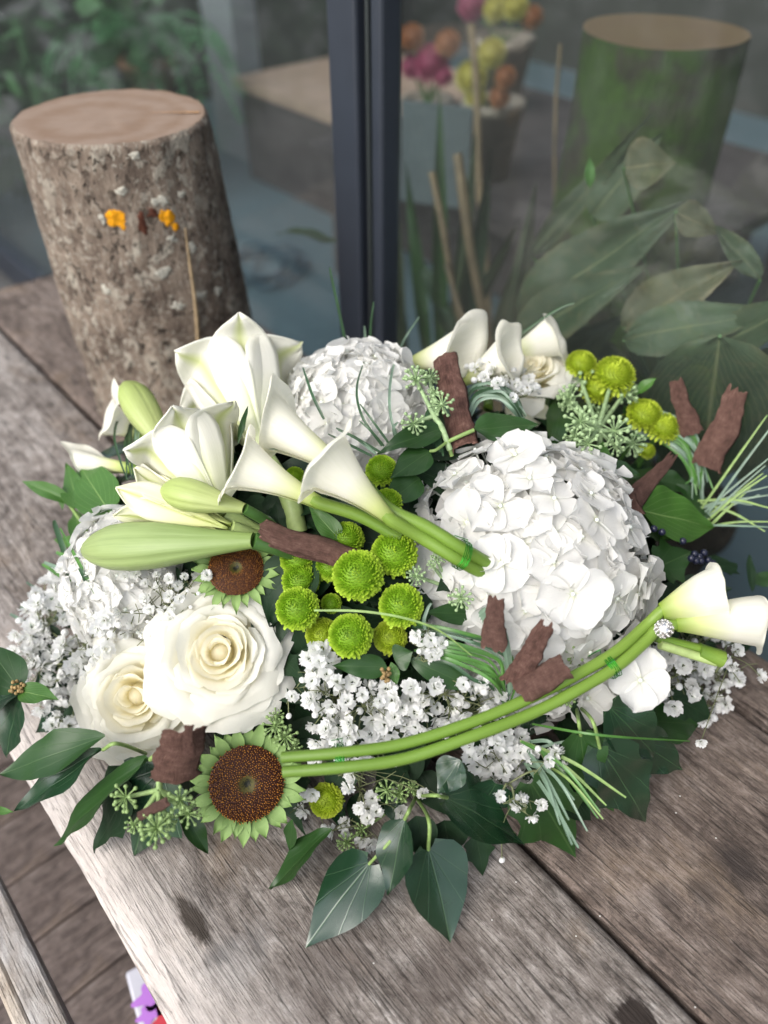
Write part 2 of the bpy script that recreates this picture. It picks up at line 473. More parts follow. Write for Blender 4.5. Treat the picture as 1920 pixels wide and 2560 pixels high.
def bark_mat(name, cols, spots=True, moss=None):
    t = NT(name)
    co = t.coord('Object')
    a = t.noise(t.mapping(co, (1, 1, 0.8)), 30, 7, 0.68)
    fis = t.noise(t.mapping(co, (1, 1, 0.25)), 75, 6, 0.7, 0.5)
    b = t.noise(co, 9, 4, 0.6)
    f = t.math('ADD', t.math('MULTIPLY', a, 0.5), t.math('ADD', t.math('MULTIPLY', fis, 0.3), t.math('MULTIPLY', b, 0.2)))
    c = t.ramp(f, [(0.36, cols[0]), (0.47, cols[1]), (0.56, cols[2]), (0.68, cols[3])])
    h = t.math('ADD', a, t.math('MULTIPLY', fis, 0.9))
    if spots:
        for sc, lo, k, col in ((46, 0.585, 0.85, (0.40, 0.365, 0.30)), (105, 0.585, 0.85, (0.38, 0.345, 0.285)), (210, 0.57, 0.75, (0.36, 0.33, 0.275)), (78, 0.60, 0.9, (0.024, 0.018, 0.014)), (160, 0.59, 0.85, (0.03, 0.023, 0.018))):
            nz = t.noise(t.mapping(co, (1, 1, 0.85), (sc * 0.013, 0.2 + sc * 0.07, 0.1)), sc, 3, 0.5, 0.4)
            mk = t.ramp(t.noise(t.mapping(co, (1, 1, 1), (0.3, sc * 0.02, 0.7)), 13, 3), [(0.40, (0.35, 0.35, 0.35)), (0.62, (1, 1, 1))])
            sp = t.ramp(nz, [(lo, (0, 0, 0)), (lo + 0.05, (1, 1, 1))])
            g = t.math('MULTIPLY', t.math('MULTIPLY', sp, mk), k)
            c = t.mix(g, c, col)
            h = t.math('ADD', h, t.math('MULTIPLY', g, 0.08 if col[0] > 0.1 else -0.25))
    if moss is not None:
        mk = t.ramp(t.noise(co, 8, 5, 0.6), [(0.46, (0, 0, 0)), (0.56, (1, 1, 1))])
        c = t.mix(mk, c, t.mix(t.noise(co, 60, 4), moss, tuple(x * 2.4 for x in moss)))
    t.bump(h, 0.85, 0.005)
    return t.fin(c, 0.85, 0.2)


bark_mat('stump_bark', ((0.060, 0.043, 0.033), (0.15, 0.115, 0.09), (0.245, 0.195, 0.152), (0.34, 0.285, 0.23)))
bark_mat('mossy_bark', ((0.016, 0.013, 0.009), (0.035, 0.03, 0.02), (0.055, 0.05, 0.03), (0.08, 0.075, 0.05)), False, (0.026, 0.046, 0.008))


def strip_bark():
    t = NT('strip_bark')
    co = t.coord('UV')
    a = t.noise(t.mapping(co, (30, 2.2, 1)), 3, 8, 0.75)
    b = t.noise(t.mapping(co, (2, 3, 1)), 3, 5, 0.6)
    obj = t.noise(t.coord('Object'), 260, 4, 0.6)
    f = t.math('ADD', t.math('MULTIPLY', a, 0.5), t.math('MULTIPLY', b, 0.5))
    c = t.ramp(f, [(0.34, (0.030, 0.014, 0.011)), (0.45, (0.105, 0.049, 0.037)), (0.55, (0.19, 0.098, 0.076)), (0.66, (0.36, 0.23, 0.18))])
    c = t.mix(t.math('MULTIPLY', t.rand(), 0.35), c, (0.24, 0.14, 0.11))
    t.bump(t.math('ADD', a, t.math('MULTIPLY', obj, 0.6)), 1.0, 0.004)
    t.fin(c, 0.75, 0.25)


strip_bark()


def cut_mat(name, c0, c1, ring=150):
    t = NT(name)
    co = t.coord('Object')
    dv = t.n('VectorMath', operation='MULTIPLY_ADD')
    t.set(dv.inputs[0], t.noise(co, 9, 3, out=1))
    dv.inputs[1].default_value = (0.03, 0.03, 0)
    t.set(dv.inputs[2], co)
    ln = t.n('VectorMath', operation='LENGTH')
    t.set(ln.inputs[0], dv.outputs[0])
    w = t.math('SINE', t.math('MULTIPLY', ln.outputs['Value'], ring * 6.28))
    nz = t.noise(co, 40, 6, 0.65)
    saw = t.noise(t.mapping(co, (15, 260, 1), rot=(0, 0, 0.5)), 1, 3)
    f = t.math('ADD', t.math('MULTIPLY', w, 0.10), t.math('ADD', t.math('MULTIPLY', nz, 0.6), t.math('MULTIPLY', saw, 0.35)))
    c = t.ramp(f, [(0.3, c0), (0.6, c1)])
    rim = t.math('DIVIDE', t.math('SUBTRACT', ln.outputs['Value'], 0.088), 0.01, clamp=True)
    c = t.mix(t.math('MULTIPLY', rim, 0.7), c, (0.20, 0.11, 0.06))
    t.bump(f, 0.3, 0.002)
    return t.fin(c, 0.75, 0.25)


cut_mat('cut_wood', (0.165, 0.163, 0.146), (0.305, 0.308, 0.286))
cut_mat('mossy_cut', (0.028, 0.036, 0.014), (0.06, 0.072, 0.03))


def disc_mat():
    t = NT('sunflower_disc')
    u, v = t.uvs()
    nz = t.noise(t.coord(), 700, 2)
    c = t.ramp(t.math('ADD', v, t.math('MULTIPLY', t.math('SUBTRACT', nz, 0.5), 0.35)),
               [(0.06, (0.012, 0.014, 0.008)), (0.16, (0.085, 0.075, 0.015)), (0.30, (0.045, 0.013, 0.006)), (0.75, (0.05, 0.013, 0.006)), (1.0, (0.07, 0.02, 0.008))])
    t.fin(c, 0.6, 0.3)
    t = NT('sunflower_floret')
    u, v = t.uvs()
    nz = t.noise(t.coord(), 420, 2)
    c = t.ramp(t.math('ADD', v, t.math('MULTIPLY', t.math('SUBTRACT', nz, 0.52), 1.5)),
               [(0.3, (0.026, 0.007, 0.004)), (0.72, (0.085, 0.022, 0.006)), (1.0, (0.46, 0.19, 0.02))])
    t.fin(c, 0.5, 0.4)


disc_mat()


def glass_mat():
    t = NT('window_glass')
    fr = t.n('Fresnel')
    bf = t.n('NewGeometry').outputs['Backfacing']
    t.set(fr.inputs[0], t.math('MULTIPLY_ADD', bf, 1 / 1.5 - 1.5, 1.5))
    f = t.math('MULTIPLY', fr.outputs[0], 1.0, clamp=True)
    tr = t.n('BsdfTransparent')
    tr.inputs[0].default_value = (0.93, 0.97, 0.96, 1)
    gl = t.n('BsdfGlossy')
    gl.inputs[0].default_value = (1, 1, 1, 1)
    gl.inputs['Roughness'].default_value = 0.05
    mx = t.n('MixShader')
    t.set(mx.inputs[0], f)
    t.t.links.new(tr.outputs[0], mx.inputs[1])
    t.t.links.new(gl.outputs[0], mx.inputs[2])
    df = t.n('BsdfDiffuse')
    df.inputs[0].default_value = (0.55, 0.58, 0.56, 1)
    m2 = t.n('MixShader')
    t.set(m2.inputs[0], t.math('MULTIPLY_ADD', t.noise(t.mapping(t.coord(), (2, 2, 1.2)), 2.0, 4, 0.6), 0.034, 0.0))     # pale diffuse veil, painting haze over the panes
    t.t.links.new(mx.outputs[0], m2.inputs[1])
    t.t.links.new(df.outputs[0], m2.inputs[2])
    t.t.links.new(m2.outputs[0], t.out.inputs[0])


glass_mat()

# ------------------------------------------------------------------ mesh helpers
WMAT = {}


class MB:
    def __init__(s):
        s.v, s.f, s.u = [], [], []

    def add(s, v, f, u=None, M=None):
        k = len(s.v)
        if M is not None:
            v = [M @ Vector(p) for p in v]
        s.v += [tuple(p) for p in v]
        s.f += [tuple(i + k for i in q) for q in f]
        s.u += list(u) if u is not None else [(0.5, 0.5)] * len(v)
        return s

    def grid(s, fn, nu, nv, M=None, flip=False):
        v, u, f = [], [], []
        for j in range(nv + 1):
            for i in range(nu + 1):
                a, b = i / nu, j / nv
                v.append(fn(a, b))
                u.append((a, b))
        for j in range(nv):
            for i in range(nu):
                q = (j * (nu + 1) + i, j * (nu + 1) + i + 1, (j + 1) * (nu + 1) + i + 1, (j + 1) * (nu + 1) + i)
                f.append(q[::-1] if flip else q)
        return s.add(v, f, u, M)

    def tube(s, pts, rad, n=8, cap=True, M=None):
        pts = [Vector(p) for p in pts]
        if not hasattr(rad, '__len__'):
            rad = [rad] * len(pts)
        v, f, u = [], [], []
        ref = Vector((0.31, 0.17, 0.93))
        px = None
        for k, p in enumerate(pts):
            d = (pts[min(k + 1, len(pts) - 1)] - pts[max(k - 1, 0)])
            d = d.normalized() if d.length > 1e-9 else Vector((0, 0, 1))
            x = (px - d * px.dot(d)) if px is not None else ref.cross(d)
            if x.length < 1e-6:
                x = Vector((1, 0, 0)).cross(d)
            x.normalize()
            px = x
            y = d.cross(x)
            for i in range(n):
                a = 2 * math.pi * i / n
                v.append(p + (x * math.cos(a) + y * math.sin(a)) * rad[k])
                u.append((i / n, k / max(1, len(pts) - 1)))
        for k in range(len(pts) - 1):
            for i in range(n):
                j = (i + 1) % n
                f.append((k * n + i, k * n + j, (k + 1) * n + j, (k + 1) * n + i))
        if cap:
            k0, k1 = len(v), (len(pts) - 1) * n
            v += v[0:n] + v[k1:k1 + n]
            u += u[0:n] + u[k1:k1 + n]
            f.append(tuple(k0 + i for i in range(n))[::-1])
            f.append(tuple(k0 + n + i for i in range(n)))
        return s.add(v, f, u, M)

    def box(s, a, b, M=None):
        x0, y0, z0 = a
        x1, y1, z1 = b
        v = [(x0, y0, z0), (x1, y0, z0), (x1, y1, z0), (x0, y1, z0), (x0, y0, z1), (x1, y0, z1), (x1, y1, z1), (x0, y1, z1)]
        f = [(0, 3, 2, 1), (4, 5, 6, 7), (0, 1, 5, 4), (1, 2, 6, 5), (2, 3, 7, 6), (3, 0, 4, 7)]
        return s.add(v, f, None, M)

    def ball(s, c, r, nu=8, nv=6, sc=(1, 1, 1)):
        c = Vector(c)
        v = [c + Vector((0, 0, -r * sc[2]))]
        f = []
        for j in range(1, nv):
            th = math.pi * j / nv
            for i in range(nu):
                a = 2 * math.pi * i / nu
                v.append(c + Vector((math.sin(th) * math.cos(a) * sc[0], math.sin(th) * math.sin(a) * sc[1], -math.cos(th) * sc[2])) * r)
        v.append(c + Vector((0, 0, r * sc[2])))
        for i in range(nu):
            f.append((0, 1 + (i + 1) % nu, 1 + i))
            for j in range(nv - 2):
                a, b = 1 + j * nu + i, 1 + j * nu + (i + 1) % nu
                f.append((a, b, b + nu, a + nu))
            a = 1 + (nv - 2) * nu
            f.append((a + i, a + (i + 1) % nu, len(v) - 1))
        return s.add(v, f)

    def mesh(s, name, mat, smooth=True):
        me = bpy.data.meshes.new(name)
        me.from_pydata(s.v, [], s.f)
        ul = me.uv_layers.new(name='UVMap')
        idx = np.zeros(len(me.loops), dtype=np.int32)
        me.loops.foreach_get('vertex_index', idx)
        ul.data.foreach_set('uv', np.asarray(s.u, dtype=np.float32)[idx].ravel())
        me.polygons.foreach_set('use_smooth', [smooth] * len(me.polygons))
        me.materials.append(MATS[mat])
        me.update()
        return me


def tag(o, label=None, cat=None, group=None, kind=None):
    if label:
        o['label'] = label
    if cat:
        o['category'] = cat
    if group:
        o['group'] = group
    if kind:
        o['kind'] = kind
    return o


def put(name, me, parent=None, W=None):
    """link a mesh as one object, standing at the world matrix W"""
    o = bpy.data.objects.new(name, me)
    COL.objects.link(o)
    if parent is not None:
        o.parent = parent
        pw = WMAT[parent.name]
        W = pw.copy() if W is None else W
        o.matrix_basis = pw.inverted() @ W
    else:
        W = Matrix.Identity(4) if W is None else W
        o.matrix_basis = W
    WMAT[o.name] = W
    return o


def empty(name, W, label, cat, group=None, kind=None):
    if isinstance(W, Vector):
        W = Matrix.Translation(W)
    o = bpy.data.objects.new(name, None)
    o.empty_display_size = 0.01
    COL.objects.link(o)
    o.matrix_basis = W
    WMAT[o.name] = W
    return tag(o, label, cat, group, kind)


def frame(base, tip, nrm):
    y = (tip - base).normalized()
    z = nrm - y * nrm.dot(y)
    if z.length < 1e-4:
        z = Vector((0.3, 0.2, 1)) - y * y.dot(Vector((0.3, 0.2, 1)))
    z.normalize()
    x = y.cross(z)
    return Matrix(((x.x, y.x, z.x, base.x), (x.y, y.y, z.y, base.y), (x.z, y.z, z.z, base.z), (0, 0, 0, 1)))


def zframe(base, zdir, spin=0.0):
    z = zdir.normalized()
    a = Vector((0, 0, 1)) if abs(z.z) < 0.95 else Vector((0, 1, 0))
    x = a.cross(z).normalized()
    y = z.cross(x)
    return Matrix(((x.x, y.x, z.x, base.x), (x.y, y.y, z.y, base.y), (x.z, y.z, z.z, base.z), (0, 0, 0, 1))) @ Matrix.Rotation(spin, 4, 'Z')


def cr(pts, n=8):
    """smooth curve through points"""
    p = [Vector(q) for q in pts]
    p = [p[0] * 2 - p[1]] + p + [p[-1] * 2 - p[-2]]
    out = []
    for i in range(1, len(p) - 2):
        for k in range(n):
            t = k / n
            a, b, c, d = p[i - 1], p[i], p[i + 1], p[i + 2]
            out.append(0.5 * ((2 * b) + (c - a) * t + (2 * a - 5 * b + 4 * c - d) * t * t + (3 * b - a - 3 * c + d) * t ** 3))
    out.append(p[-2])
    return out


def interp(pts, t):
    xs = [q[0] for q in pts]
    ys = [q[1] for q in pts]
    return float(np.interp(t, xs, ys))


def sstep(a, b, x):
    t = min(1, max(0, (x - a) / (b - a)))
    return t * t * (3 - 2 * t)


SHAPES = {
    'ovate': [(0, .06), (.04, .45), (.12, .78), (.25, .98), (.38, 1), (.55, .84), (.72, .55), (.87, .24), (1, 0.0)],
    'heart': [(0, .25), (.03, .62), (.1, .88), (.2, 1), (.35, .97), (.52, .8), (.7, .52), (.86, .22), (1, 0.0)],
    'lance': [(0, .05), (.1, .38), (.25, .78), (.42, 1), (.6, .92), (.78, .6), (.92, .22), (1, 0.0)],
    'lobed': [(0, .2), (.05, .62), (.13, .86), (.2, .72), (.27, .68), (.36, .92), (.42, 1.0), (.49, .72), (.57, .5), (.7, .37), (.85, .18), (1, 0.0)],
    'long': [(0, .08), (.08, .4), (.25, .8), (.45, 1), (.65, .9), (.82, .55), (.94, .2), (1, 0.0)],
}


def leaf_mesh(L, Wd, shape='ovate', fold=0.15, bend=0.25, wave=0.04, seed=0, mat='ivy_dark', nu=8, nv=14, heart=0.0, twist=0.0):
    sp = SHAPES[shape]
    off = seed * 7.31

    def fn(a, t):
        s = a * 2 - 1
        w = interp(sp, t) * Wd * 0.5
        x = s * w
        y = L * t - heart * L * 0.12 * (s * s) * (1 - t) ** 5
        z = fold * abs(s) ** 1.3 * w - bend * L * (t ** 2) * 0.5
        n = mnoise.noise(Vector((x / L * 3.5 + off, t * 3.5, off * 0.7)))
        z += wave * L * n * (0.35 + abs(s))
        z += 0.012 * L * math.cos(s * math.pi * 0.5) * -0.6
        if mat.startswith('peace'):
            z += 0.0055 * L * math.sin((t - 0.75 * abs(s)) * 13 * 2 * math.pi) * min(1, abs(s) * 3) * math.sin(min(1, t * 1.1) * math.pi) ** 0.5
            z += 0.05 * L * mnoise.noise(Vector((s * 1.2 + off, t * 2.5, 4)))
        tw = twist * t
        return (x * math.cos(tw) - z * math.sin(tw), y, x * math.sin(tw) + z * math.cos(tw))
    mb = MB().grid(fn, nu, nv, flip=False)
    if mat.startswith('ivy'):
        mb.u = [(p[0] / Wd + 0.5, p[1] / L) for p in mb.v]
    return mb.mesh('leaf', mat)


SEED = [0]


def nxt():
    SEED[0] += 1
    return SEED[0]


def leaf_on(parent, base, tip, wpx, shape='ovate', mat='ivy_dark', nrm=None, roll=0.0, fold=0.15, bend=0.18, wave=0.065, heart=0.0, name='leaf', twist=0.0, nu=8, nv=14):
    """a leaf from its foot to its tip; wpx is its width in the photograph"""
    md = (base + tip) * 0.5
    if nrm is None:
        nrm = (mn(md) * 0.6 + tocam(md) * 0.6 + Z * 0.3).normalized()
    F = frame(base, tip, nrm) @ Matrix.Rotation(roll, 4, 'Y')
    L = (tip - base).length * (1 + 0.06 * abs(bend))
    return put(name, leaf_mesh(L, sz(wpx, md), shape, fold, bend, wave, nxt(), mat, nu, nv, heart, twist), parent, F)


def stem_on(parent, pts, r, mat='petiole', n=7, name='stem', k=6, taper=1.0):
    c = cr(pts, k) if len(pts) > 2 else [Vector(p) for p in pts]
    rr = [r * (1 + (taper - 1) * i / (len(c) - 1)) for i in range(len(c))]
    mb = MB().tube([WMAT[parent.name].inverted() @ p for p in c], rr, n)
    return put(name, mb.mesh(name, mat), parent)


# ------------------------------------------------------------------ the setting: ground, deck, facade, room behind the glass
FLOOR = -0.45
UVM = Matrix(((U.x, V.x, 0, 0), (U.y, V.y, 0, 0), (0, 0, 1, 0), (0, 0, 0, 1)))     # local x along planks, y across

mb = MB()
mb.grid(lambda a, b: (-60 + 120 * a, -60 + 120 * b, FLOOR - 0.07), 8, 8)
tag(put('ground', mb.mesh('ground', 'paving', False)), 'grey ground beneath the timber deck', kind='structure')

deck = empty('deck', UVM, 'brown timber deck below the table', None, kind='structure')
BW = 0.086
dm = None
for i in range(28):
    u0 = -0.50 + i * BW
    mb = MB()
    L0 = 2.6
    bw = BW - 0.003

    def top(a, b, sd=i):
        x = -L0 + (L0 + 0.50) * b
        y = bw * a
        e = min(a, 1 - a)
        z = -0.004 * max(0, 1 - e / 0.06) ** 2 + 0.0012 * mnoise.noise(Vector((x * 4, y * 40, sd)))
        return (x, y, z)
    mb.grid(top, 6, 20)
    mb.box((-L0, 0.0005, -0.03), (0.50, bw - 0.0005, -0.0055))
    o = put('deck_board', mb.mesh('deck_board', 'deck_wood'), deck, UVM @ Matrix.Translation((u0 + BW, 0, FLOOR + 0.001 * random.random())) @ Matrix.Rotation(R(90), 4, 'Z'))

# the glazed front: two leaves of a sliding door
GV = 0.575
FH = 1.25
front = empty('glazed_door', UVM, 'dark grey metal framed glass doors behind the table', 'glass door')


def wall_px(x):
    """u where the picture column x meets the glass plane, at mid height of the picture's upper part"""
    return G(x, 420, GV).dot(U)


ua, ub, uc, ud = wall_px(834), wall_px(898), wall_px(924), wall_px(950)      # falling u


def vbox(name, mat, u0, u1, v0, v1, z0, z1, parent, bev=0.004):
    mb = MB().box((min(u0, u1), v0, z0), (max(u0, u1), v1, z1))
    o = put(name, mb.mesh(name, mat, False), parent)
    if bev:
        b = o.modifiers.new('bevel', 'BEVEL')
        b.width = bev
        b.segments = 2
    return o


vbox('door_stile', 'frame_metal', ua, ub, GV - 0.002, GV + 0.022, FLOOR, FH, front)
vbox('door_gasket', 'frame_dark', ub - 0.001, uc + 0.001, GV + 0.010, GV + 0.022, FLOOR, FH, front, 0.0)
vbox('door_trim', 'gasket_pale', uc + 0.005, uc + 0.0005, GV + 0.000, GV + 0.009, FLOOR, FH, front, 0.001)
vbox('door_stile', 'frame_metal', uc, ud, GV + 0.002, GV + 0.032, FLOOR, FH, front)
vbox('door_rail', 'frame_metal', ua + 0.001, ua + 2.6, GV - 0.010, GV + 0.043, FLOOR, FLOOR + 0.09, front)
vbox('door_rail', 'frame_metal', ud - 1.6, ud - 0.001, GV + 0.006, GV + 0.048, FLOOR, FLOOR + 0.09, front)
vbox('door_rail', 'frame_metal', ua + 0.001, ua + 2.6, GV - 0.010, GV + 0.043, FH - 0.09, FH, front)
vbox('door_rail', 'frame_metal', ud - 1.6, ud - 0.001, GV + 0.006, GV + 0.048, FH - 0.09, FH, front)
vbox('glass_pane', 'window_glass', ua + 0.001, ua + 2.6, GV + 0.014, GV + 0.020, FLOOR + 0.091, FH - 0.091, front, 0.0)
vbox('glass_pane', 'window_glass', ud - 1.6, ud - 0.001, GV + 0.024, GV + 0.030, FLOOR + 0.091, FH - 0.091, front, 0.0)
vbox('door_stile', 'frame_metal', ua + 2.602, ua + 2.7, GV - 0.012, GV + 0.045, FLOOR, FH, front)
vbox('door_stile', 'frame_metal', ud - 1.7, ud - 1.602, GV + 0.004, GV + 0.05, FLOOR, FH, front)
vbox('door_lock', 'frame_dark', ub + 0.012, ub + 0.002, GV + 0.003, GV + 0.0085, 0.20, 0.225, front, 0.001)

su0, su1, sv1, sc = ud - 1.7, ua + 2.7, 3.6, 1.6
mb = MB().box((su0, GV + 0.052, FLOOR - 0.06), (su1, sv1, FLOOR + 0.004), UVM)
tag(put('shop_floor', mb.mesh('shop_floor', 'shop_floor', False)), 'blue grey floor seen through the glass', kind='structure')
mb = MB().box((su0, sv1, FLOOR - 0.06), (su1, sv1 + 0.1, sc), UVM)
mb.box((su0 - 0.1, GV + 0.01, FLOOR - 0.06), (su0 - 0.002, sv1 + 0.1, sc), UVM)
mb.box((su1 + 0.002, GV + 0.01, FLOOR - 0.06), (su1 + 0.1, sv1 + 0.1, sc), UVM)
mb.box((su0 - 0.1, GV + 0.36, sc + 0.002), (uc + 0.05, sv1 + 0.1, sc + 0.1), UVM)  # unseen part ceiling, added to darken the room behind the right pane
tag(put('shop_wall', mb.mesh('shop_wall', 'shop_wall', False)), 'dim inner wall behind the glass and added ceiling shading its right side', kind='structure')
# ------------------------------------------------------------------ the table
table = empty('wooden_table', UVM, 'weathered grey plank table with a pale edge under the flowers', 'table')


def plank(v0, v1, u0, u1, mat, th=0.055, live=0.0, sd=0, rnd=0.006, slant=0.0, zoff=0.0, nx=150, ny=22):
    mb = MB()
    ys = [0, .012, .03, .06] + [0.06 + 0.88 * i / (ny - 7) for i in range(1, ny - 7)] + [.94, .97, .988, 1]
    ny2 = len(ys) - 1

    def edge(u, side):
        n = mnoise.noise(Vector((u * 5 + sd, side * 3.7, 0))) * 0.7 + mnoise.noise(Vector((u * 19 + sd, side * 9.1, 4))) * 0.3 + mnoise.noise(Vector((u * 60, side, 8))) * 0.12
        return n

    def fn(a, b):
        yy = ys[int(round(b * ny2))]
        u = u0 + (u1 - u0) * a
        va = v0 + edge(u, 0) * (live if live else 0.0018)
        vb = v1 + edge(u, 1) * 0.0018
        v = va + (vb - va) * yy
        d0, d1 = v - va, vb - v
        rl = 0.030 if live else rnd
        z = 0
        if d0 < rl:
            k = 1 - d0 / rl
            z -= (0.016 if live else rnd * 0.9) * k ** 2.4
        if d1 < rnd:
            k = 1 - d1 / rnd
            z -= rnd * 0.9 * k ** 2.2
        z += 0.0016 * mnoise.noise(Vector((u * 6, v * 26, sd))) + 0.0006 * mnoise.noise(Vector((u * 16, v * 190, sd)))
        if live:       # hollow worn by wear across the front corner
            q = ((u - 0.12) / 0.03) ** 2
            z -= 0.006 * math.exp(-q) * max(0, 1 - (v - v0) / 0.14) ** 1.0
        return (u + slant * (v - v0) * (1 if a == 1 else 0), v, z + zoff)
    mb.grid(fn, nx, ny2)
    # sides and underside
    def side(a, b, s):
        p = fn(a, 0.0 if s == 0 else 1.0)
        return (p[0], p[1] + (0.004 * b if s == 0 else 0), p[2] + (-th - p[2]) * b)
    mb.grid(lambda a, b: side(a, b, 0), nx, 2, flip=True)
    mb.grid(lambda a, b: side(a, b, 1), nx, 2)
    for e in (0.0, 1.0):
        def end(a, b, e=e):
            p = fn(e, a)
            return (p[0], p[1], p[2] + (-th - p[2]) * b)
        mb.grid(end, ny2, 1, flip=(e == 1.0))
    mb.grid(lambda a, b: (fn(a, b)[0], fn(a, b)[1], -th), 10, ny2, flip=True)
    return put('plank', mb.mesh('plank', mat), table)


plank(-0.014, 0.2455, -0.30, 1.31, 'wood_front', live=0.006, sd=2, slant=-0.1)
plank(0.2505, 0.4765, -0.30, 1.275, 'wood_middle', sd=11, slant=-0.22, zoff=-0.001)
plank(0.4845, 0.552, -0.30, 1.215, 'wood_back', sd=23, rnd=0.012, slant=-0.2, zoff=-0.003, nx=120)
for lu in (-0.2, 1.05):
    for lv in (0.06, 0.47):
        mb = MB().box((lu - 0.035, lv - 0.035, FLOOR + 0.002), (lu + 0.035, lv + 0.035, -0.057))
        put('leg', mb.mesh('leg', 'wood_back', False), table)
mb = MB().box((-0.24, 0.10, -0.115), (-0.16, 0.44, -0.0565))
mb.box((1.01, 0.10, -0.115), (1.09, 0.44, -0.0565))
put('cross_beam', mb.mesh('cross_beam', 'wood_back', False), table)

# crumbs lying on the boards
mb = MB()
for (x, y) in ((1290, 2205), (1440, 2340), (1738, 2518), (934, 2408), (1690, 2032), (1790, 2095), (1700, 1990), (1500, 2290), (1230, 2300)):
    p = P(x, y, 0.0014)
    mb.ball(p, sz(2.2, p), 6, 4, (1, 0.8, 0.5))
tag(put('crumbs', mb.mesh('crumbs', 'white_mat')), 'tiny pale crumbs scattered over the table boards', None, None, 'stuff')

# pale timber rail at the lower left
zt = -0.10
ra, rb, rc_ = (P(0, 2218, zt).dot(V) + P(180, 2560, zt).dot(V)) / 2, (P(0, 2402, zt).dot(V) + P(72, 2560, zt).dot(V)) / 2, (P(0, 2500, zt).dot(V) + P(30, 2560, zt).dot(V)) / 2
for (va, vb, up, mt, lab) in ((ra, rb + 0.001, 0.0, 'grey_timber', 'grey sawn timber board alongside the pale table edge'), (rb, rc_, -0.003, 'pale_timber', 'cream coloured narrow timber board at the far lower left')):
    mb = MB()

    def rail(a, b):
        z0 = zt + up
        ring = [(va, z0 - 0.028), (va, z0 - 0.002), (va - 0.002, z0), (vb + 0.002, z0), (vb, z0 - 0.002), (vb, z0 - 0.028)]
        k = int(round(a * 5))
        u = -0.1 + 1.1 * b
        return (u, ring[k][0] + 0.0008 * mnoise.noise(Vector((u * 9, k, 1))), ring[k][1] + 0.0006 * mnoise.noise(Vector((u * 12, k, 5))))

    mb.grid(rail, 5, 60)
    mb.add([rail(k / 5, 0) for k in range(6)], [(0, 1, 2, 3, 4, 5)])
    mb.add([rail(k / 5, 1) for k in range(6)], [(5, 4, 3, 2, 1, 0)])
    mb.add([rail(0, 0), rail(0, 1), rail(1, 1), rail(1, 0)], [(0, 1, 2, 3)])
    o = put('timber_board', mb.mesh('timber_board', mt, False), None, UVM)
    tag(o, lab, 'board', 'timber boards beside the table')
mb = MB()
for uu_ in (-0.05, 0.95):
    mb.box((uu_, rc_ + 0.002, FLOOR + 0.003), (uu_ + 0.04, ra - 0.002, zt - 0.0325))
o = put('board_trestle', mb.mesh('board_trestle', 'pale_timber', False), None, UVM)
tag(o, 'timber trestle posts carrying the boards beside the table', 'trestle')

# white printed packet on the deck
pk0 = P(312, 2430, -0.31)
pkt = empty('printed_packet', Matrix.Translation(pk0), 'white paper packet printed purple and red on the deck by the table edge', 'packet')
PM = Matrix.Translation(pk0) @ Matrix.Rotation(R(118), 4, 'Z')
mb = MB().box((-0.16, -0.09, FLOOR + 0.012 - pk0.z), (0.0, 0.0, 0.0))
o = put('box', mb.mesh('box', 'paper_white', False), pkt, PM)
bv = o.modifiers.new('bevel', 'BEVEL'); bv.width = 0.003; bv.segments = 2
for (px_, py_, rx, ry, mt, nm) in ((388, 2484, 0.012, 0.020, 'print_purple', 'purple_print'), (428, 2552, 0.020, 0.018, 'print_red', 'red_print'), (375, 2535, 0.008, 0.012, 'print_purple', 'purple_print')):
    mb = MB()
    cc = PM.inverted() @ P(px_, py_, -0.31)
    pts = [(cc.x + rx * math.cos(a) * (1 + 0.25 * math.sin(5 * a)), cc.y + ry * math.sin(a) * (1 + 0.25 * math.sin(5 * a)), 0.0012) for a in np.linspace(0, 2 * math.pi, 31)[:-1]]
    mb.add(pts, [tuple(range(30))])
    put(nm, mb.mesh(nm, mt, False), pkt, PM)

# ------------------------------------------------------------------ the log on the table
ST = Vector((-0.277, 0.848, 0.0))
SH, SR0, SR1 = 0.338, 0.108, 0.096
log = empty('log', ST, 'upright sawn log with orange lichen patches standing on the table', 'log')


def log_r(a, t):
    c = Vector((math.cos(a), math.sin(a), 0))
    r = SR0 + (SR1 - SR0) * t
    r *= 1 + 0.018 * math.cos(2 * a + 0.6) + 0.012 * math.cos(3 * a + 2)
    r += 0.0035 * mnoise.noise(Vector((c.x * 3, c.y * 3, t * 3))) + 0.0018 * mnoise.noise(Vector((c.x * 11, c.y * 11, t * 11 + 3))) + 0.0009 * mnoise.noise(Vector((c.x * 34, c.y * 34, t * 40 + 9)))
    return r


def log_p(a, t, e=0.0):
    r = log_r(a, t) + e
    if t > 0.985:
        r -= 0.003 * ((t - 0.985) / 0.015) ** 2
    return (r * math.cos(a) + 0.014 * (1 - t), r * math.sin(a), 0.003 + SH * t)


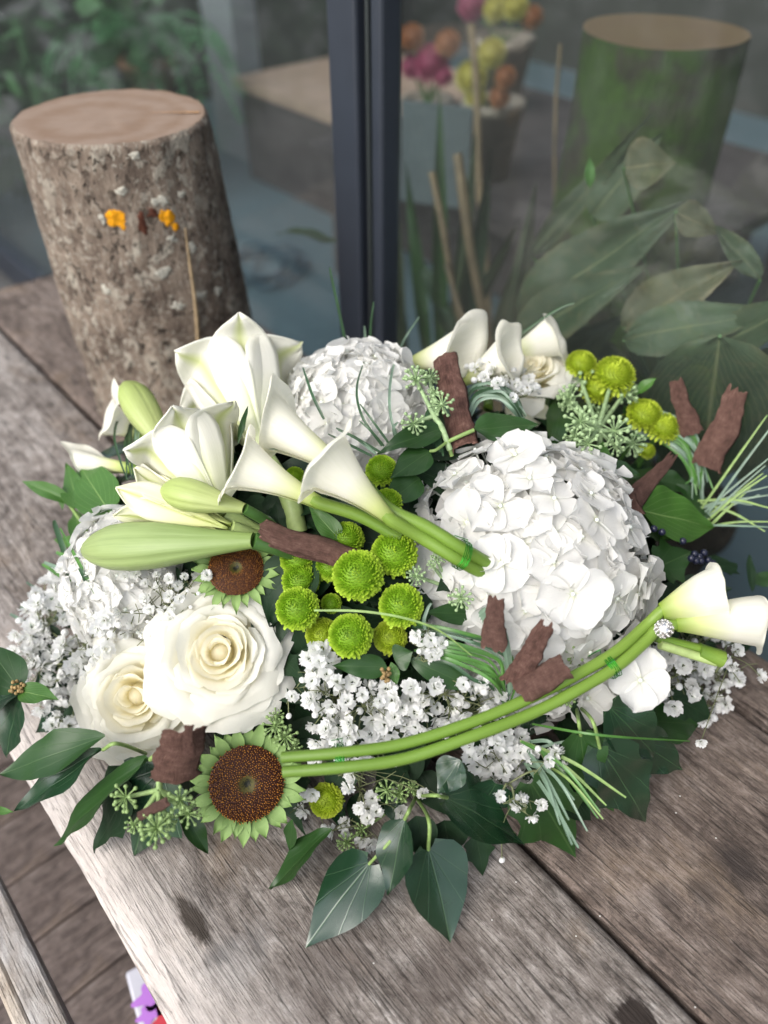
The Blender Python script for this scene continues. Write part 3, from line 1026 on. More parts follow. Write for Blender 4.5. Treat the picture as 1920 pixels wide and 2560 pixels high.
mb = MB()
n = 110
vv, ff, uu = [], [], []
ts = [i / 60 for i in range(60)] + [0.988, 0.996, 1.0]
for t in ts:
    for i in range(n):
        vv.append(log_p(2 * math.pi * i / n, t))
        uu.append((i / n, t))
for k in range(len(ts) - 1):
    for i in range(n):
        j = (i + 1) % n
        ff.append((k * n + i, k * n + j, (k + 1) * n + j, (k + 1) * n + i))
mb.add(vv, ff, uu)
put('bark', mb.mesh('bark', 'stump_bark'), log)
mb = MB()
rim = [Vector(log_p(2 * math.pi * i / n, 1.0)) for i in range(n)]
vv = [(0, 0, SH + 0.0025)]
ff = []
for k in range(1, 9):
    f = k / 8
    for i in range(n):
        q = rim[i] * 1.0
        vv.append((q.x * f, q.y * f, SH + 0.003 + 0.0008 * mnoise.noise(Vector((q.x * f * 60, q.y * f * 60, 0)))))
for i in range(n):
    ff.append((0, 1 + i, 1 + (i + 1) % n))
    for k in range(7):
        a, b = 1 + k * n + i, 1 + k * n + (i + 1) % n
        ff.append((a, a + n, b + n, b))
mb.add(vv, ff)
put('cut_face', mb.mesh('cut_face', 'cut_wood'), log)
# check from the heart to the rim, and small ones
mb = MB()
a0 = P(372, 293, SH) - ST
a1 = P(500, 292, SH) - ST
mb.add([a0 + Vector((0, 0, 0.0045)), a1 + Vector((0, 0.0022, 0.0048)) * 1.0, a1 + Vector((0, -0.0022, 0.0048))], [(0, 2, 1)])
for v_ in range(0):
    pass
for i, q in enumerate(mb.v):
    mb.v[i] = (q[0], q[1], SH + 0.0045)
put('drying_crack', mb.mesh('drying_crack', 'crack_tan', False), log)


def on_log(x, y):
    """angle and height where picture position x, y meets the log"""
    d = ray(x, y)
    o = CAM - ST
    a = d.x ** 2 + d.y ** 2
    b = 2 * (d.x * o.x + d.y * o.y)
    c = o.x ** 2 + o.y ** 2 - 0.101 ** 2
    t = (-b - math.sqrt(max(0, b * b - 4 * a * c))) / (2 * a)
    p = o + d * t
    return math.atan2(p.y, p.x), p.z / SH


def patch(x, y, wpx, hpx, mat, name, sd, lobes=0.3, bite=0.0):
    a, t = on_log(x, y)
    rx, rt = sz(wpx, ST + Vector(log_p(a, t))) / 2 / 0.1, sz(hpx, ST + Vector(log_p(a, t))) / 2 / SH * 1.12
    nr, na = 5, 26
    vv, ff = [Vector(log_p(a, t, 0.0012))], []
    for k in range(1, nr + 1):
        for i in range(na):
            g = 2 * math.pi * i / na
            e = 1 + lobes * mnoise.noise(Vector((math.cos(g) * 1.6 + sd, math.sin(g) * 1.6, sd))) + 0.5 * lobes * mnoise.noise(Vector((math.cos(g) * 5 + sd, math.sin(g) * 5, sd)))
            if bite:
                e *= 1 - bite * math.exp(-((g - 4.6) / 0.35) ** 2)
            f = k / nr * e
            h = 0.0007 * (1 - (k / nr) ** 3) + 0.0008 * mnoise.noise(Vector((f * 9, g * 3, sd))) - (0.002 if k == nr else 0)
            vv.append(Vector(log_p(a + rx * f * math.cos(g), t + rt * f * math.sin(g), h)))
    for i in range(na):
        j = (i + 1) % na
        ff.append((0, 1 + i, 1 + j))
        for k in range(nr - 1):
            ff.append((1 + k * na + i, 1 + (k + 1) * na + i, 1 + (k + 1) * na + j, 1 + k * na + j))
    put(name, MB().add(vv, ff).mesh(name, mat), log)


patch(283, 563, 66, 62, 'lichen_orange', 'lichen_patch', 3, 0.35, 0.55)
patch(416, 552, 46, 44, 'lichen_orange', 'lichen_patch', 9, 0.5)
patch(432, 575, 22, 26, 'lichen_orange', 'lichen_patch', 14, 0.6)
patch(352, 572, 26, 58, 'bark_scar', 'bark_scar', 21, 0.7)
patch(378, 545, 34, 26, 'bark_scar', 'bark_scar', 25, 0.6)
for (x, y, w, h) in ((245, 560, 18, 28), (340, 402, 36, 18), (303, 490, 38, 22), (398, 514, 46, 28), (450, 495, 24, 18), (395, 690, 42, 28), (425, 605, 28, 22),
                     (470, 625, 22, 24), (483, 742, 32, 22), (523, 730, 26, 24), (430, 770, 34, 24), (250, 735, 32, 24)):
    patch(x, y, w, h, 'lichen_pale', 'pale_lichen', x * 0.1 + y, 0.75)
a, t = on_log(452, 560)
st_ = []
for (x, y) in ((452, 575), (458, 650), (463, 720), (467, 790), (470, 860), (470, 905)):
    a, t = on_log(x, y)
    st_.append(ST + Vector(log_p(a, max(0.01, t), 0.004)))
o = put('dry_stalk', MB().tube(cr(st_, 4), [0.0009 + 0.0016 * min(1, i / 12) for i in range(21)], 6).mesh('dry_stalk', 'straw'))
tag(o, 'thin tan dry stalk running down the front of the log', 'stalk')

# ------------------------------------------------------------------ generic flower pieces
# ---- hydrangea
HP = []
for k in range(5):
    sp = [(0, .10), (.18, .55), (.4, .92), (.6, 1.0), (.8, .84), (.93, .5), (1, .18)]

    def hp(a, t, k=k):
        s = a * 2 - 1
        w = interp(sp, t) * 0.56
        z = 0.16 * s * s * (0.4 + t) - (0.10 + 0.07 * (k % 3)) * t * t + 0.05 * math.sin(s * 3.4 + k * 1.9 + t * 2.5) * t + 0.035 * math.sin(s * 8 + k) * t ** 4
        return (s * w * (0.96 + 0.05 * k), t, z)
    HP.append(MB().grid(hp, 6, 6).mesh('petal', 'hydrangea_white'))
FE = MB().ball((0, 0, 0.0016), 0.0017, 6, 4)
FE.tube([(0, 0, 0.0005), (0.001, 0, -0.014)], [0.0009, 0.0006], 5)
FE = FE.mesh('floret', 'hyd_eye')
BE = MB().ball((0, 0, 0.0), 0.004, 8, 6).mesh('floret', 'hydrangea_white')


def floret(root, W, r, buddy=False):
    f = put('floret', FE, root, W)
    a0 = random.uniform(0, 6.28)
    for q in range(4):
        sc = r * random.uniform(0.88, 1.12)
        M = W @ Matrix.Rotation(a0 + q * math.pi / 2 + random.uniform(-.16, .16), 4, 'Z') @ Matrix.Translation((0, 0, 0.0006 * (q % 2))) @ Matrix.Rotation(random.uniform(-0.08, 0.30), 4, 'X') @ Matrix.Rotation(random.uniform(-.07, .07), 4, 'Y') @ Matrix.Diagonal((sc * random.uniform(0.95, 1.12), sc, sc, 1))
        put('petal', random.choice(HP), f, M)
    return f


def hydrangea(c, axis, Rr, N, label, cmax=-0.25, pr=0.0172, squash=(1, 1, 0.85)):
    W0 = zframe(c, axis)
    root = empty('hydrangea', W0, label, 'hydrangea', 'white hydrangea heads in the arrangement')
    for i in range(N):
        ct = 1 - (1 - cmax) * (i + 0.5) / N
        ph = i * 2.39996 + random.uniform(-.2, .2)
        stt = math.sqrt(max(0, 1 - ct * ct))
        d = Vector((stt * math.cos(ph), stt * math.sin(ph), ct))
        rr = Rr * random.uniform(0.94, 1.05)
        p = W0 @ Vector((d.x * rr * squash[0], d.y * rr * squash[1], d.z * rr * squash[2]))
        nd = (W0.to_3x3() @ (d + Vector((random.gauss(0, .12), random.gauss(0, .12), random.gauss(0, .12))))).normalized()
        if nd.dot(tocam(p)) < -0.45:
            continue
        floret(root, zframe(p, nd, random.uniform(0, 6.28)), pr * random.uniform(0.85, 1.15))
    core = MB().ball((0, 0, 0), Rr * 0.78, 20, 14, squash)
    core.tube([(0, 0, -Rr * 0.6), (0, 0, -Rr * 1.3)], 0.005, 8)
    put('flower_core', core.mesh('flower_core', 'hydrangea_white'), root)
    return root


# ---- rose
def rose(c, axis, spin, Rr, label, n=34, hgt=0.046, inner=12, guard=4, seed=1):
    W0 = zframe(c, axis, spin)
    root = empty('rose', W0, label, 'rose', 'cream roses in the arrangement')
    S = Rr / 0.047
    for i in range(n):
        f = i / (n - 1)
        ph = i * 2.39996 + random.uniform(-.3, .3)
        Rt = (0.006 + 0.034 * f ** 0.80) * S * random.uniform(0.94, 1.06)
        r0 = (0.0015 + 0.013 * f) * S
        z0 = (0.012 - 0.012 * f) * S
        h = (hgt - 0.006 - 0.002 * f - 0.015 * f ** 2.5) * S * random.uniform(0.93, 1.05)
        Wd = float(np.interp(f, [0, .15, .35, .6, 1], [2.5, 1.75, 1.25, 0.98, 0.80]))
        roll = (0.35 + 0.9 * sstep(0.1, 0.8, f)) * random.uniform(0.6, 1.35)
        off = i * 3.7 + seed * 51.3

        def fn(a, t):
            s = a * 2 - 1
            w = interp([(0, .30), (.3, .72), (.6, .97), (.8, 1), (.93, .86), (1, .62)], t)
            ang = ph + s * Wd * w
            g = math.sin(t * math.pi / 2) ** (0.75 if f < 0.5 else 0.9)
            rr = r0 + (Rt - r0) * g
            z = z0 + (h - z0) * t ** (1.05 + 0.25 * f)
            z -= 0.10 * h * abs(s) ** 4 * t
            e = sstep(0.68, 1.0, t)
            lip = roll * S * (0.0055 + 0.0045 * f) * e ** 1.6 * (0.75 + 0.35 * abs(s) ** 2)
            rr += lip
            z -= lip * 0.75 * e + roll * 0.002 * S * e ** 3
            rr -= 0.0010 * S * (s * s) * f
            nz = mnoise.noise(Vector((s * 1.6 + off, t * 1.8, off)))
            n2 = mnoise.noise(Vector((s * 4.5 + off, t * 2.0, off + 7)))
            rr += (0.0036 * nz + 0.0012 * n2 * e) * S * (0.45 + f) * t
            z += 0.0034 * nz * S * t * (0.5 + f) + 0.0010 * n2 * S * e
            return (rr * math.cos(ang), rr * math.sin(ang), z)
        mt = 'rose_inner' if i < inner else 'rose_outer'
        o = put('petal', MB().grid(fn, 12, 10).mesh('petal', mt), root)
        
    hb = MB().ball((0, 0, 0.016 * S), 0.0075 * S, 12, 10, (1, 1, 1.7))
    put('heart', hb.mesh('heart', 'rose_inner'), root)
    for i in range(guard):        # reflexed greenish guard petals under the bloom
        ph = i * 2 * math.pi / guard + 0.4 + seed
        off = 90 + i * 5.1 + seed

        def fn(a, t):
            s = a * 2 - 1
            w = interp([(0, .30), (.3, .75), (.65, 1), (.85, .9), (1, .4)], t) * 0.62
            ang = ph + s * w
            rr = (0.006 + 0.042 * t ** 0.85) * S
            z = (-0.008 + 0.026 * t - 0.028 * t ** 3) * S - 0.003 * S * s * s
            nz = mnoise.noise(Vector((s * 2.2 + off, t * 2.2, off)))
            return (rr * math.cos(ang), rr * math.sin(ang), z + 0.005 * S * nz * t)
        o = put('petal', MB().grid(fn, 10, 9).mesh('petal', 'rose_guard'), root)
    mb = MB().ball((0, 0, -0.010 * S), 0.009 * S, 10, 8)
    mb.tube([(0, 0, -0.012 * S), (0.004, 0, -0.05), (0.0, 0, -0.08)], 0.0035, 8)
    put('stem', mb.mesh('stem', 'stem_green'), root)
    return root


# ---- calla lily
def calla(stem_pts, mouth, nrm, L, Rm, label, flare=0.012, tail=0.020, group='calla lilies in the arrangement', rs=0.0046, roll=0.006, sq=0.85, sr=0.0046, open_=1.0, smat='stem_green', frontcut=0.30, bend=0.0, seed=1, bell=0.0):
    base = Vector(stem_pts[-1])
    W0 = frame(base, mouth, nrm)
    L = (mouth - base).length * 1.10
    root = empty('calla_lily', W0, label, 'calla lily', group)

    def fn(a, t):
        g = (a * 2 - 1) * (math.pi + 0.45)
        ca = math.cos(g)
        Lr = L * ((1 - frontcut) + frontcut * ((1 + ca) / 2) ** 1.3 + 0.035 * math.sin(2 * g + seed * 1.7))
        t0 = 0.76
        tt = min(t, t0) / t0
        el = max(0.0, (t - t0) / (1 - t0))
        e = el
        r = rs + (Rm - rs) * ((1 - bell) * (0.55 * tt ** 1.15 + 0.45 * tt ** 2.8) + bell * math.sin(tt * math.pi / 2) ** 1.15)
        r *= 1 + 0.075 * g / math.pi
        side = 0.85 + 0.40 * math.sin(g + seed) + 0.15 * (1 - ca)
        rho = flare * side
        th = 2.35 * el ** 1.1
        y = Lr * tt * 0.93 + rho * math.sin(th)
        r += rho * (1 - math.cos(th))
        gp = math.exp(-(g / 0.30) ** 2)
        y += tail * gp * e ** 1.5
        zz = r * ca + tail * 0.6 * gp * e ** 2
        n_ = mnoise.noise(Vector((ca * 1.5 + seed, math.sin(g) * 1.5, t * 1.4)))
        x = r * math.sin(g) * sq + 0.0025 * n_ * e
        y += 0.004 * n_ * t
        zz += 0.004 * n_ * e - bend * L * t * t
        return (x, y, zz)
    o = put('spathe', MB().grid(fn, 56, 32).mesh('spathe', 'calla_white'), root)
    sp = MB().tube([(0, L * (0.06 + 0.5 * i / 6), -0.001) for i in range(7)], [0.0032, 0.0036, 0.0038, 0.0038, 0.0036, 0.003, 0.0015], 8)
    put('spadix', sp.mesh('spadix', 'mum_shop_yellow'), root)
    if len(stem_pts) > 1:
        c = cr(stem_pts, 8) if len(stem_pts) > 2 else [Vector(q) for q in stem_pts]
        c = c + [base + (mouth - base).normalized() * 0.006]
        mb = MB().tube([W0.inverted() @ p for p in c], [sr * (0.96 + 0.08 * i / len(c) + 0.05 * mnoise.noise(Vector((i * 0.25, seed, 2)))) for i in range(len(c) - 1)] + [rs * 0.98], 12)
        put('stem', mb.mesh('stem', smat), root)
    return root


# ---- lily
def lily(base, mouth, nrm, Rm, label, mat='lily_white', open_=1.0, wid=0.62, seed=0, curl=0.35, tepals=6, stem=None, outer_mat=None):
    W0 = frame(base, mouth, nrm)
    root = empty('lily', W0, label, 'lily', 'white lilies in the arrangement')
    L = (mouth - base).length * 1.12
    for i in range(tepals):
        inner = i % 2
        ph = i * math.pi / 3
        Wt = Rm * (1.42 if inner else 1.18) * wid / 0.62
        off = seed * 13 + i * 3.3

        def fn(a, t):
            s = a * 2 - 1
            w = Wt * interp([(0, .14), (.12, .30), (.3, .62), (.5, .90), (.66, 1.0), (.77, .90), (.86, .64), (.93, .36), (.98, .14), (1, .02)], t) * 0.5
            rho = 0.005 + Rm * open_ * (0.62 * math.sin(min(1, t * 1.35) * math.pi / 2) ** 1.3 + 0.36 * t ** 3.0) - (0.0030 * math.sin(t * 3.1) if inner else 0)
            e = sstep(0.72, 1, t)
            y = L * (t - curl * 0.30 * e * t)
            rho += Rm * curl * 0.40 * e
            rc = max(rho, 0.010)
            ang = s * w / rc
            ang = max(-1.1, min(1.1, ang))
            k = 0.35 + 0.5 * t
            rad = rho * (1 - k) + rho / max(0.35, math.cos(ang * 0.75)) * k
            lat = rad * math.sin(ang)
            out = rad * math.cos(ang)
            out -= 0.0022 * math.exp(-(s / 0.10) ** 2) * (1 - t * 0.5)      # groove of the midrib
            nz = mnoise.noise(Vector((s * 1.4 + off, t * 2, off)))
            out += 0.004 * nz * t
            y -= 0.004 * abs(nz) * t
            v = Vector((lat, 0, out))
            c_, s_ = math.cos(ph), math.sin(ph)
            return (v.x * c_ + v.z * s_, y, -v.x * s_ + v.z * c_)
        o = put('petal', MB().grid(fn, 14, 20).mesh('petal', outer_mat if (outer_mat and not inner) else mat), root)
        md = o.modifiers.new('solid', 'SOLIDIFY'); md.thickness = 0.0011; md.offset = 0
    put('pistil', MB().tube([(0, 0.01, 0), (0.001, L * 0.5, 0), (0.0, L * 0.72, 0)], [0.002, 0.0017, 0.0028], 7).mesh('pistil', 'stem_pale'), root)
    if stem is not None:
        stem_on(root, stem, 0.0075, 'stem_pale', 10)
    return root


def lily_bud(base, tip, wpx, nrm, mat, label, stem=None, sag=0.05):
    md = (base + tip) * 0.5
    W0 = frame(base, tip, nrm)
    root = empty('lily_bud', W0, label, 'lily bud', 'closed lily buds in the arrangement')
    L = (tip - base).length
    w = sz(wpx, md) * 0.5
    mb = MB()

    def fn(a, t):
        g = 2 * math.pi * a
        r = w * interp([(0, .30), (.06, .36), (.2, .52), (.35, .74), (.5, .93), (.64, 1.0), (.78, .92), (.89, .66), (.955, .38), (.985, .22), (1, 0.0)], t)
        grv = 1 - 0.075 * math.exp(-((math.sin(1.5 * g)) / 0.16) ** 2) * sstep(0.02, 0.35, t) - 0.035 * math.exp(-((math.sin(1.5 * (g + math.pi / 3))) / 0.1) ** 2)
        r *= grv * (1 + 0.05 * math.cos(3 * g))
        return (r * math.cos(g), L * t, r * math.sin(g) - sag * L * math.sin(t * math.pi) * -1)
    mb.grid(fn, 60, 30)
    put('bud', mb.mesh('bud', mat), root)
    if stem is not None:
        stem_on(root, stem, w * 0.33, 'stem_dark', 9)
    return root


# ---- pompon chrysanthemum, unit radius
def mum_mesh(seed, mat, N=330, flat=0.78, yl=0.0):
    rr = random.Random(seed)
    mb = MB()
    mb.ball((0, 0, 0.0), 0.70, 14, 10, (1, 1, 0.82))
    for i in range(len(mb.u)):
        mb.u[i] = (0.5, 0.25)
    for i in range(N):
        f = (i + 0.5) / N
        th = math.acos(1 - f * 1.42)
        ph = i * 2.39996
        d = Vector((math.sin(th) * math.cos(ph), math.sin(th) * math.sin(ph), math.cos(th)))
        base = Vector((d.x * 0.66, d.y * 0.66, d.z * 0.54))
        ln = 0.17 + 0.13 * f ** 2 + rr.uniform(-.03, .03) + 0.03 * (f < 0.08)
        up = Vector((d.x * (0.55 + 0.55 * f), d.y * (0.55 + 0.55 * f), d.z * 0.8 + 0.42 * (1 - f)))
        up = (up.normalized() + Vector((rr.gauss(0, .12), rr.gauss(0, .12), rr.gauss(0, .12)))).normalized()
        wd = 0.044 + 0.024 * f
        F = frame(base, base + up, Vector((-d.x, -d.y, 0.6)))

        def fn(a, t):
            s = a * 2 - 1
            w = wd * interp([(0, .8), (.5, 1), (.85, 1.15), (1, .7)], t)
            return (s * w, ln * t, 0.5 * wd * s * s + 0.16 * ln * t * t)
        mb.grid(fn, 2, 3, F)
    for i in range(22):      # ragged collar below
        ph = i * 2 * math.pi / 22 + rr.uniform(-.1, .1)
        d = Vector((math.cos(ph), math.sin(ph), -0.30))
        base = Vector((d.x * 0.62, d.y * 0.62, -0.26))
        F = frame(base, base + d + Vector((0, 0, rr.uniform(-.35, .1))), Z)
        ln = rr.uniform(0.26, 0.42)

        def fn(a, t):
            s = a * 2 - 1
            return (s * 0.085 * interp([(0, .7), (.6, 1), (1, .5)], t), ln * t, 0.03 * s * s - 0.1 * t * t)
        mb.grid(fn, 2, 3, F)
    return mb.mesh('petals', mat)


MUMS = {k: [mum_mesh(s, k) for s in (1, 2, 3)] for k in ('mum_green', 'mum_yellow')}


def mum(x, y, dpx, label, k=0.95, mat='mum_green', tilt=None, group='green pompon chrysanthemums in the arrangement', p=None, stem=True):
    p = m(x, y, k) if p is None else p
    r = sz(dpx, p) * 0.5 / 0.97
    ax = (mn(p) * 0.55 + Z * 0.45 + tocam(p) * 0.35) if tilt is None else Vector(tilt)
    W = zframe(p, ax, random.uniform(0, 6.28))
    root = empty('pompon', W, label, 'chrysanthemum', group)
    o = put('petals', random.choice(MUMS[mat]) if mat in MUMS else mum_mesh(5, mat, 160), root, W @ Matrix.Diagonal((r, r, r, 1)))
    o['kind'] = 'stuff'
    if stem:
        put('stem', MB().tube([(0, 0, -0.3 * r), (0.001, 0.0, -1.2 * r), (0.002, 0.002, -3.2 * r)], 0.0026, 7).mesh('stem', 'stem_dark'), root)
    return root


# ---- sunflower without rays
def sunflower(p, axis, dd, label, nb=30, bl=1.0):
    W = zframe(p, axis, 0.4)
    root = empty('sunflower', W, label, 'sunflower', 'petal-stripped sunflowers in the arrangement')
    Rr = dd / 2
    mb = MB()

    def fn(a, t):
        g = 2 * math.pi * a
        h = 0.16 * Rr * (1 - t ** 4) - 0.12 * Rr * math.exp(-(t / 0.16) ** 2)
        return (Rr * t * math.cos(g), Rr * t * math.sin(g), h)
    mb.grid(fn, 48, 14)
    put('disc', mb.mesh('disc', 'sunflower_disc'), root)
    mb = MB()
    N = 900
    for i in range(40, N):
        t = math.sqrt((i + 0.5) / N)
        g = i * 2.39996
        q = Vector(fn(g / (2 * math.pi), t * 0.99))
        ln = Rr * random.uniform(0.055, 0.10) * (0.7 + 0.5 * t)
        d = Vector((0.35 * math.cos(g) * t + random.gauss(0, .2), 0.35 * math.sin(g) * t + random.gauss(0, .2), 1)).normalized()
        w = Rr * 0.016
        x = d.cross(Vector((0.2, 1, 0.1))).normalized()
        y = d.cross(x)
        vv, uu = [], []
        for (hh, ww) in ((0, 1.0), (0.75, 1.0), (1.0, 0.75)):
            for k in range(4):
                a = k * math.pi / 2
                vv.append(q + d * ln * hh + (x * math.cos(a) + y * math.sin(a)) * w * ww)
                uu.append((0.5, hh))
        ff = [(j * 4 + k, j * 4 + (k + 1) % 4, j * 4 + 4 + (k + 1) % 4, j * 4 + 4 + k) for j in range(2) for k in range(4)] + [(8, 9, 10, 11)]
        mb.add(vv, ff, uu)
    o = put('disc_florets', mb.mesh('disc_florets', 'sunflower_floret'), root)
    o['kind'] = 'stuff'
    for i in range(nb):
        row = i % 2
        g = i * 2 * math.pi / nb + random.uniform(-.05, .05)
        ln = Rr * bl * random.uniform(0.44, 0.66) * (1.0 if row else 1.12)
        wd = Rr * random.uniform(0.32, 0.42)
        off = i * 2.7

        def bf(a, t):
            s = a * 2 - 1
            w = wd * 0.5 * interp([(0, .8), (.3, 1.0), (.55, .85), (.75, .48), (.9, .14), (1, 0.01)], t)
            nz = mnoise.noise(Vector((s + off, t * 2, off)))
            return (s * w + 0.10 * wd * nz * t * t, ln * t, 0.10 * Rr * math.sin(t * 2.2) - 0.16 * ln * t * t * (1 - 0.9 * nz) + 0.10 * wd * s * s + 0.45 * ln * nz * max(0, t - .7))
        F = Matrix.Rotation(g, 4, 'Z') @ Matrix.Translation((0, Rr * 0.965, -0.010 * row * Rr / 0.03 * 0.25 - 0.02 * Rr)) @ Matrix.Rotation((0.25 if row else 0.02) + random.uniform(-.1, .1), 4, 'X')
        put('bract', MB().grid(bf, 6, 9).mesh('bract', 'bract_green'), root, W @ F)
    mb = MB().ball((0, 0, -0.28 * Rr), Rr * 1.02, 22, 8, (1, 1, 0.30))
    mb.tube([(0, 0, -0.4 * Rr), (0, 0.003, -0.06)], 0.006, 8)
    put('stem', mb.mesh('stem', 'stem_pale'), root)
    return root


# ---- baby's breath
GYP = []
for k in range(5):
    rr = random.Random(k + 40)
    mb = MB()
    for i in range(20):
        f = (i + 0.5) / 20
        th = math.acos(1 - f * 1.25)
        ph = i * 2.39996 + rr.uniform(-.3, .3)
        d = Vector((math.sin(th) * math.cos(ph), math.sin(th) * math.sin(ph), math.cos(th) * 0.9))
        ln = rr.uniform(0.55, 0.8)
        F = frame(d * 0.25, d * 0.25 + (d + Vector((rr.gauss(0, .25), rr.gauss(0, .25), rr.gauss(0, .25)))), Vector((-d.x, -d.y, 1.0)))
        w = rr.uniform(0.30, 0.42)

        def fn(a, t):
            s = a * 2 - 1
            return (s * w * interp([(0, .4), (.6, 1), (1, .75)], t), ln * (t - 0.10 * (s * s < .1) * (t == 1)), 0.16 * s * s * t + 0.25 * ln * t * t * rr.choice((-.2, .5)))
        mb.grid(fn, 2, 2, F)
    GYP.append(mb.mesh('blossom', 'gyp_white'))
GBUD = MB().ball((0, 0, 0), 1.0, 8, 6, (0.9, 0.9, 1.05)).mesh('blossom', 'gyp_white')


def gyp(pts, hub, label, size=(30, 44), buds=0.12, nodes=6):
    """pts: list of blossom points"""
    hub = Vector(hub)
    root = empty('babys_breath', hub, label, "baby's breath", "sprays of baby's breath in the arrangement")
    rr = random.Random(len(pts) + int(hub.x * 1000))
    cen = rr.sample(pts, min(nodes, len(pts)))
    cen = [c * 0.72 + hub * 0.28 for c in cen]
    mb = MB()
    for c in cen:
        pth = cr([hub, (hub + c) * 0.5 + Vector((0, 0, 0.006)), c], 4)
        mb.tube([q - hub for q in pth], 0.0008, 4)
    for p in pts:
        c = min(cen, key=lambda q: (q - p).length)
        j = (c + p) * 0.5 + Vector((rr.uniform(-.006, .006), rr.uniform(-.006, .006), rr.uniform(-.006, .004)))
        mb.tube([q - hub for q in cr([c, j, p], 3)], 0.00045, 3, False)
        for _ in range(2):       # fine side twigs
            e = j + Vector((rr.gauss(0, .006), rr.gauss(0, .006), rr.gauss(0.002, .005)))
            mb.tube([j - hub, e - hub], 0.00035, 3, False)
        r = sz(rr.uniform(*size), p) * 0.5
        d = (p - c).normalized() * 0.5 + tocam(p) * 0.4 + Vector((rr.gauss(0, .3), rr.gauss(0, .3), rr.gauss(0, .3)))
        if rr.random() < buds:
            r *= 0.42
            put('blossom', GBUD, root, zframe(p, d) @ Matrix.Diagonal((r, r, r, 1)))
        else:
            put('blossom', rr.choice(GYP), root, zframe(p, d, rr.uniform(0, 6)) @ Matrix.Diagonal((r, r, r, 1)))
    o = put('twigs', mb.mesh('twigs', 'gyp_stem'), root, Matrix.Translation(hub))
    return root


def scatter(poly, n, k=(0.9, 1.02), mind=26, seed=1):
    rr = random.Random(seed)
    xs = [q[0] for q in poly]
    ys = [q[1] for q in poly]
    out, pp = [], []
    for _ in range(6000):
        x, y = rr.uniform(min(xs), max(xs)), rr.uniform(min(ys), max(ys))
        ins = False
        for i in range(len(poly)):
            (x1, y1), (x2, y2) = poly[i], poly[i - 1]
            if (y1 > y) != (y2 > y) and x < (x2 - x1) * (y - y1) / (y2 - y1) + x1:
                ins = not ins
        if not ins or any((x - a) ** 2 + (y - b) ** 2 < mind * mind for a, b in pp):
            continue
        pp.append((x, y))
        out.append(m(x, y, rr.uniform(*k)))
        if len(out) >= n:
            break
    return out


# ---- ivy berries
def umbel_mesh(seed, mat, N=18):
    rr = random.Random(seed)
    mb = MB()
    for i in range(N):
        f = (i + 0.5) / N
        th = math.acos(1 - f * 1.15)
        ph = i * 2.39996
        d = Vector((math.sin(th) * math.cos(ph), math.sin(th) * math.sin(ph), math.cos(th)))
        ln = rr.uniform(0.66, 0.86)
        mb.tube([(0, 0, 0), d * ln], [0.05, 0.06], 5, False)
        mb.tube([d * (ln - 0.02), d * (ln + 0.07), d * (ln + 0.17), d * (ln + 0.24), d * (ln + 0.27)], [0.06, 0.125, 0.145, 0.09, 0.03], 7)
    mb.ball((0, 0, 0), 0.11, 8, 6)
    return mb.mesh('umbel', mat)


UMB = {k: [umbel_mesh(s, k, n) for s, n in ((1, 15), (2, 20), (3, 17))] for k in ('berry_green', 'berry_pale')}


def berries(foot, heads, label, mat='berry_green', sr=0.0018, via=None):
    """heads: (x, y, diameter in the photograph, k)"""
    foot = Vector(foot)
    root = empty('ivy_berry_sprig', foot, label, 'ivy berries', 'sprigs of green ivy berries in the arrangement')
    mb = MB()
    via = Vector(via) if via is not None else None
    if via is not None:
        mb.tube([q - foot for q in cr([foot, (foot + via) * 0.5 + Vector((0, 0, 0.004)), via], 5)], sr * 1.2, 7)
    src = via if via is not None else foot
    for (x, y, dpx, k) in heads:
        p = m(x, y, k) if k > 0 else P(x, y, -k)
        r = sz(dpx, p) * 0.5
        mid = (src + p) * 0.5 + tocam(p) * -0.006
        mb.tube([q - foot for q in cr([src, mid, p], 5)], [sr - 0.0005 * i / 10 for i in range(11)], 6)
        ax = (p - mid).normalized() * 0.5 + tocam(p) * 0.9 + Vector((random.gauss(0, .25), random.gauss(0, .25), random.gauss(0, .2)))
        put('umbel', random.choice(UMB[mat]), root, zframe(p, ax, random.uniform(0, 6)) @ Matrix.Diagonal((r, r, r, 1)))
    put('stem', mb.mesh('stem', mat), root)
    return root


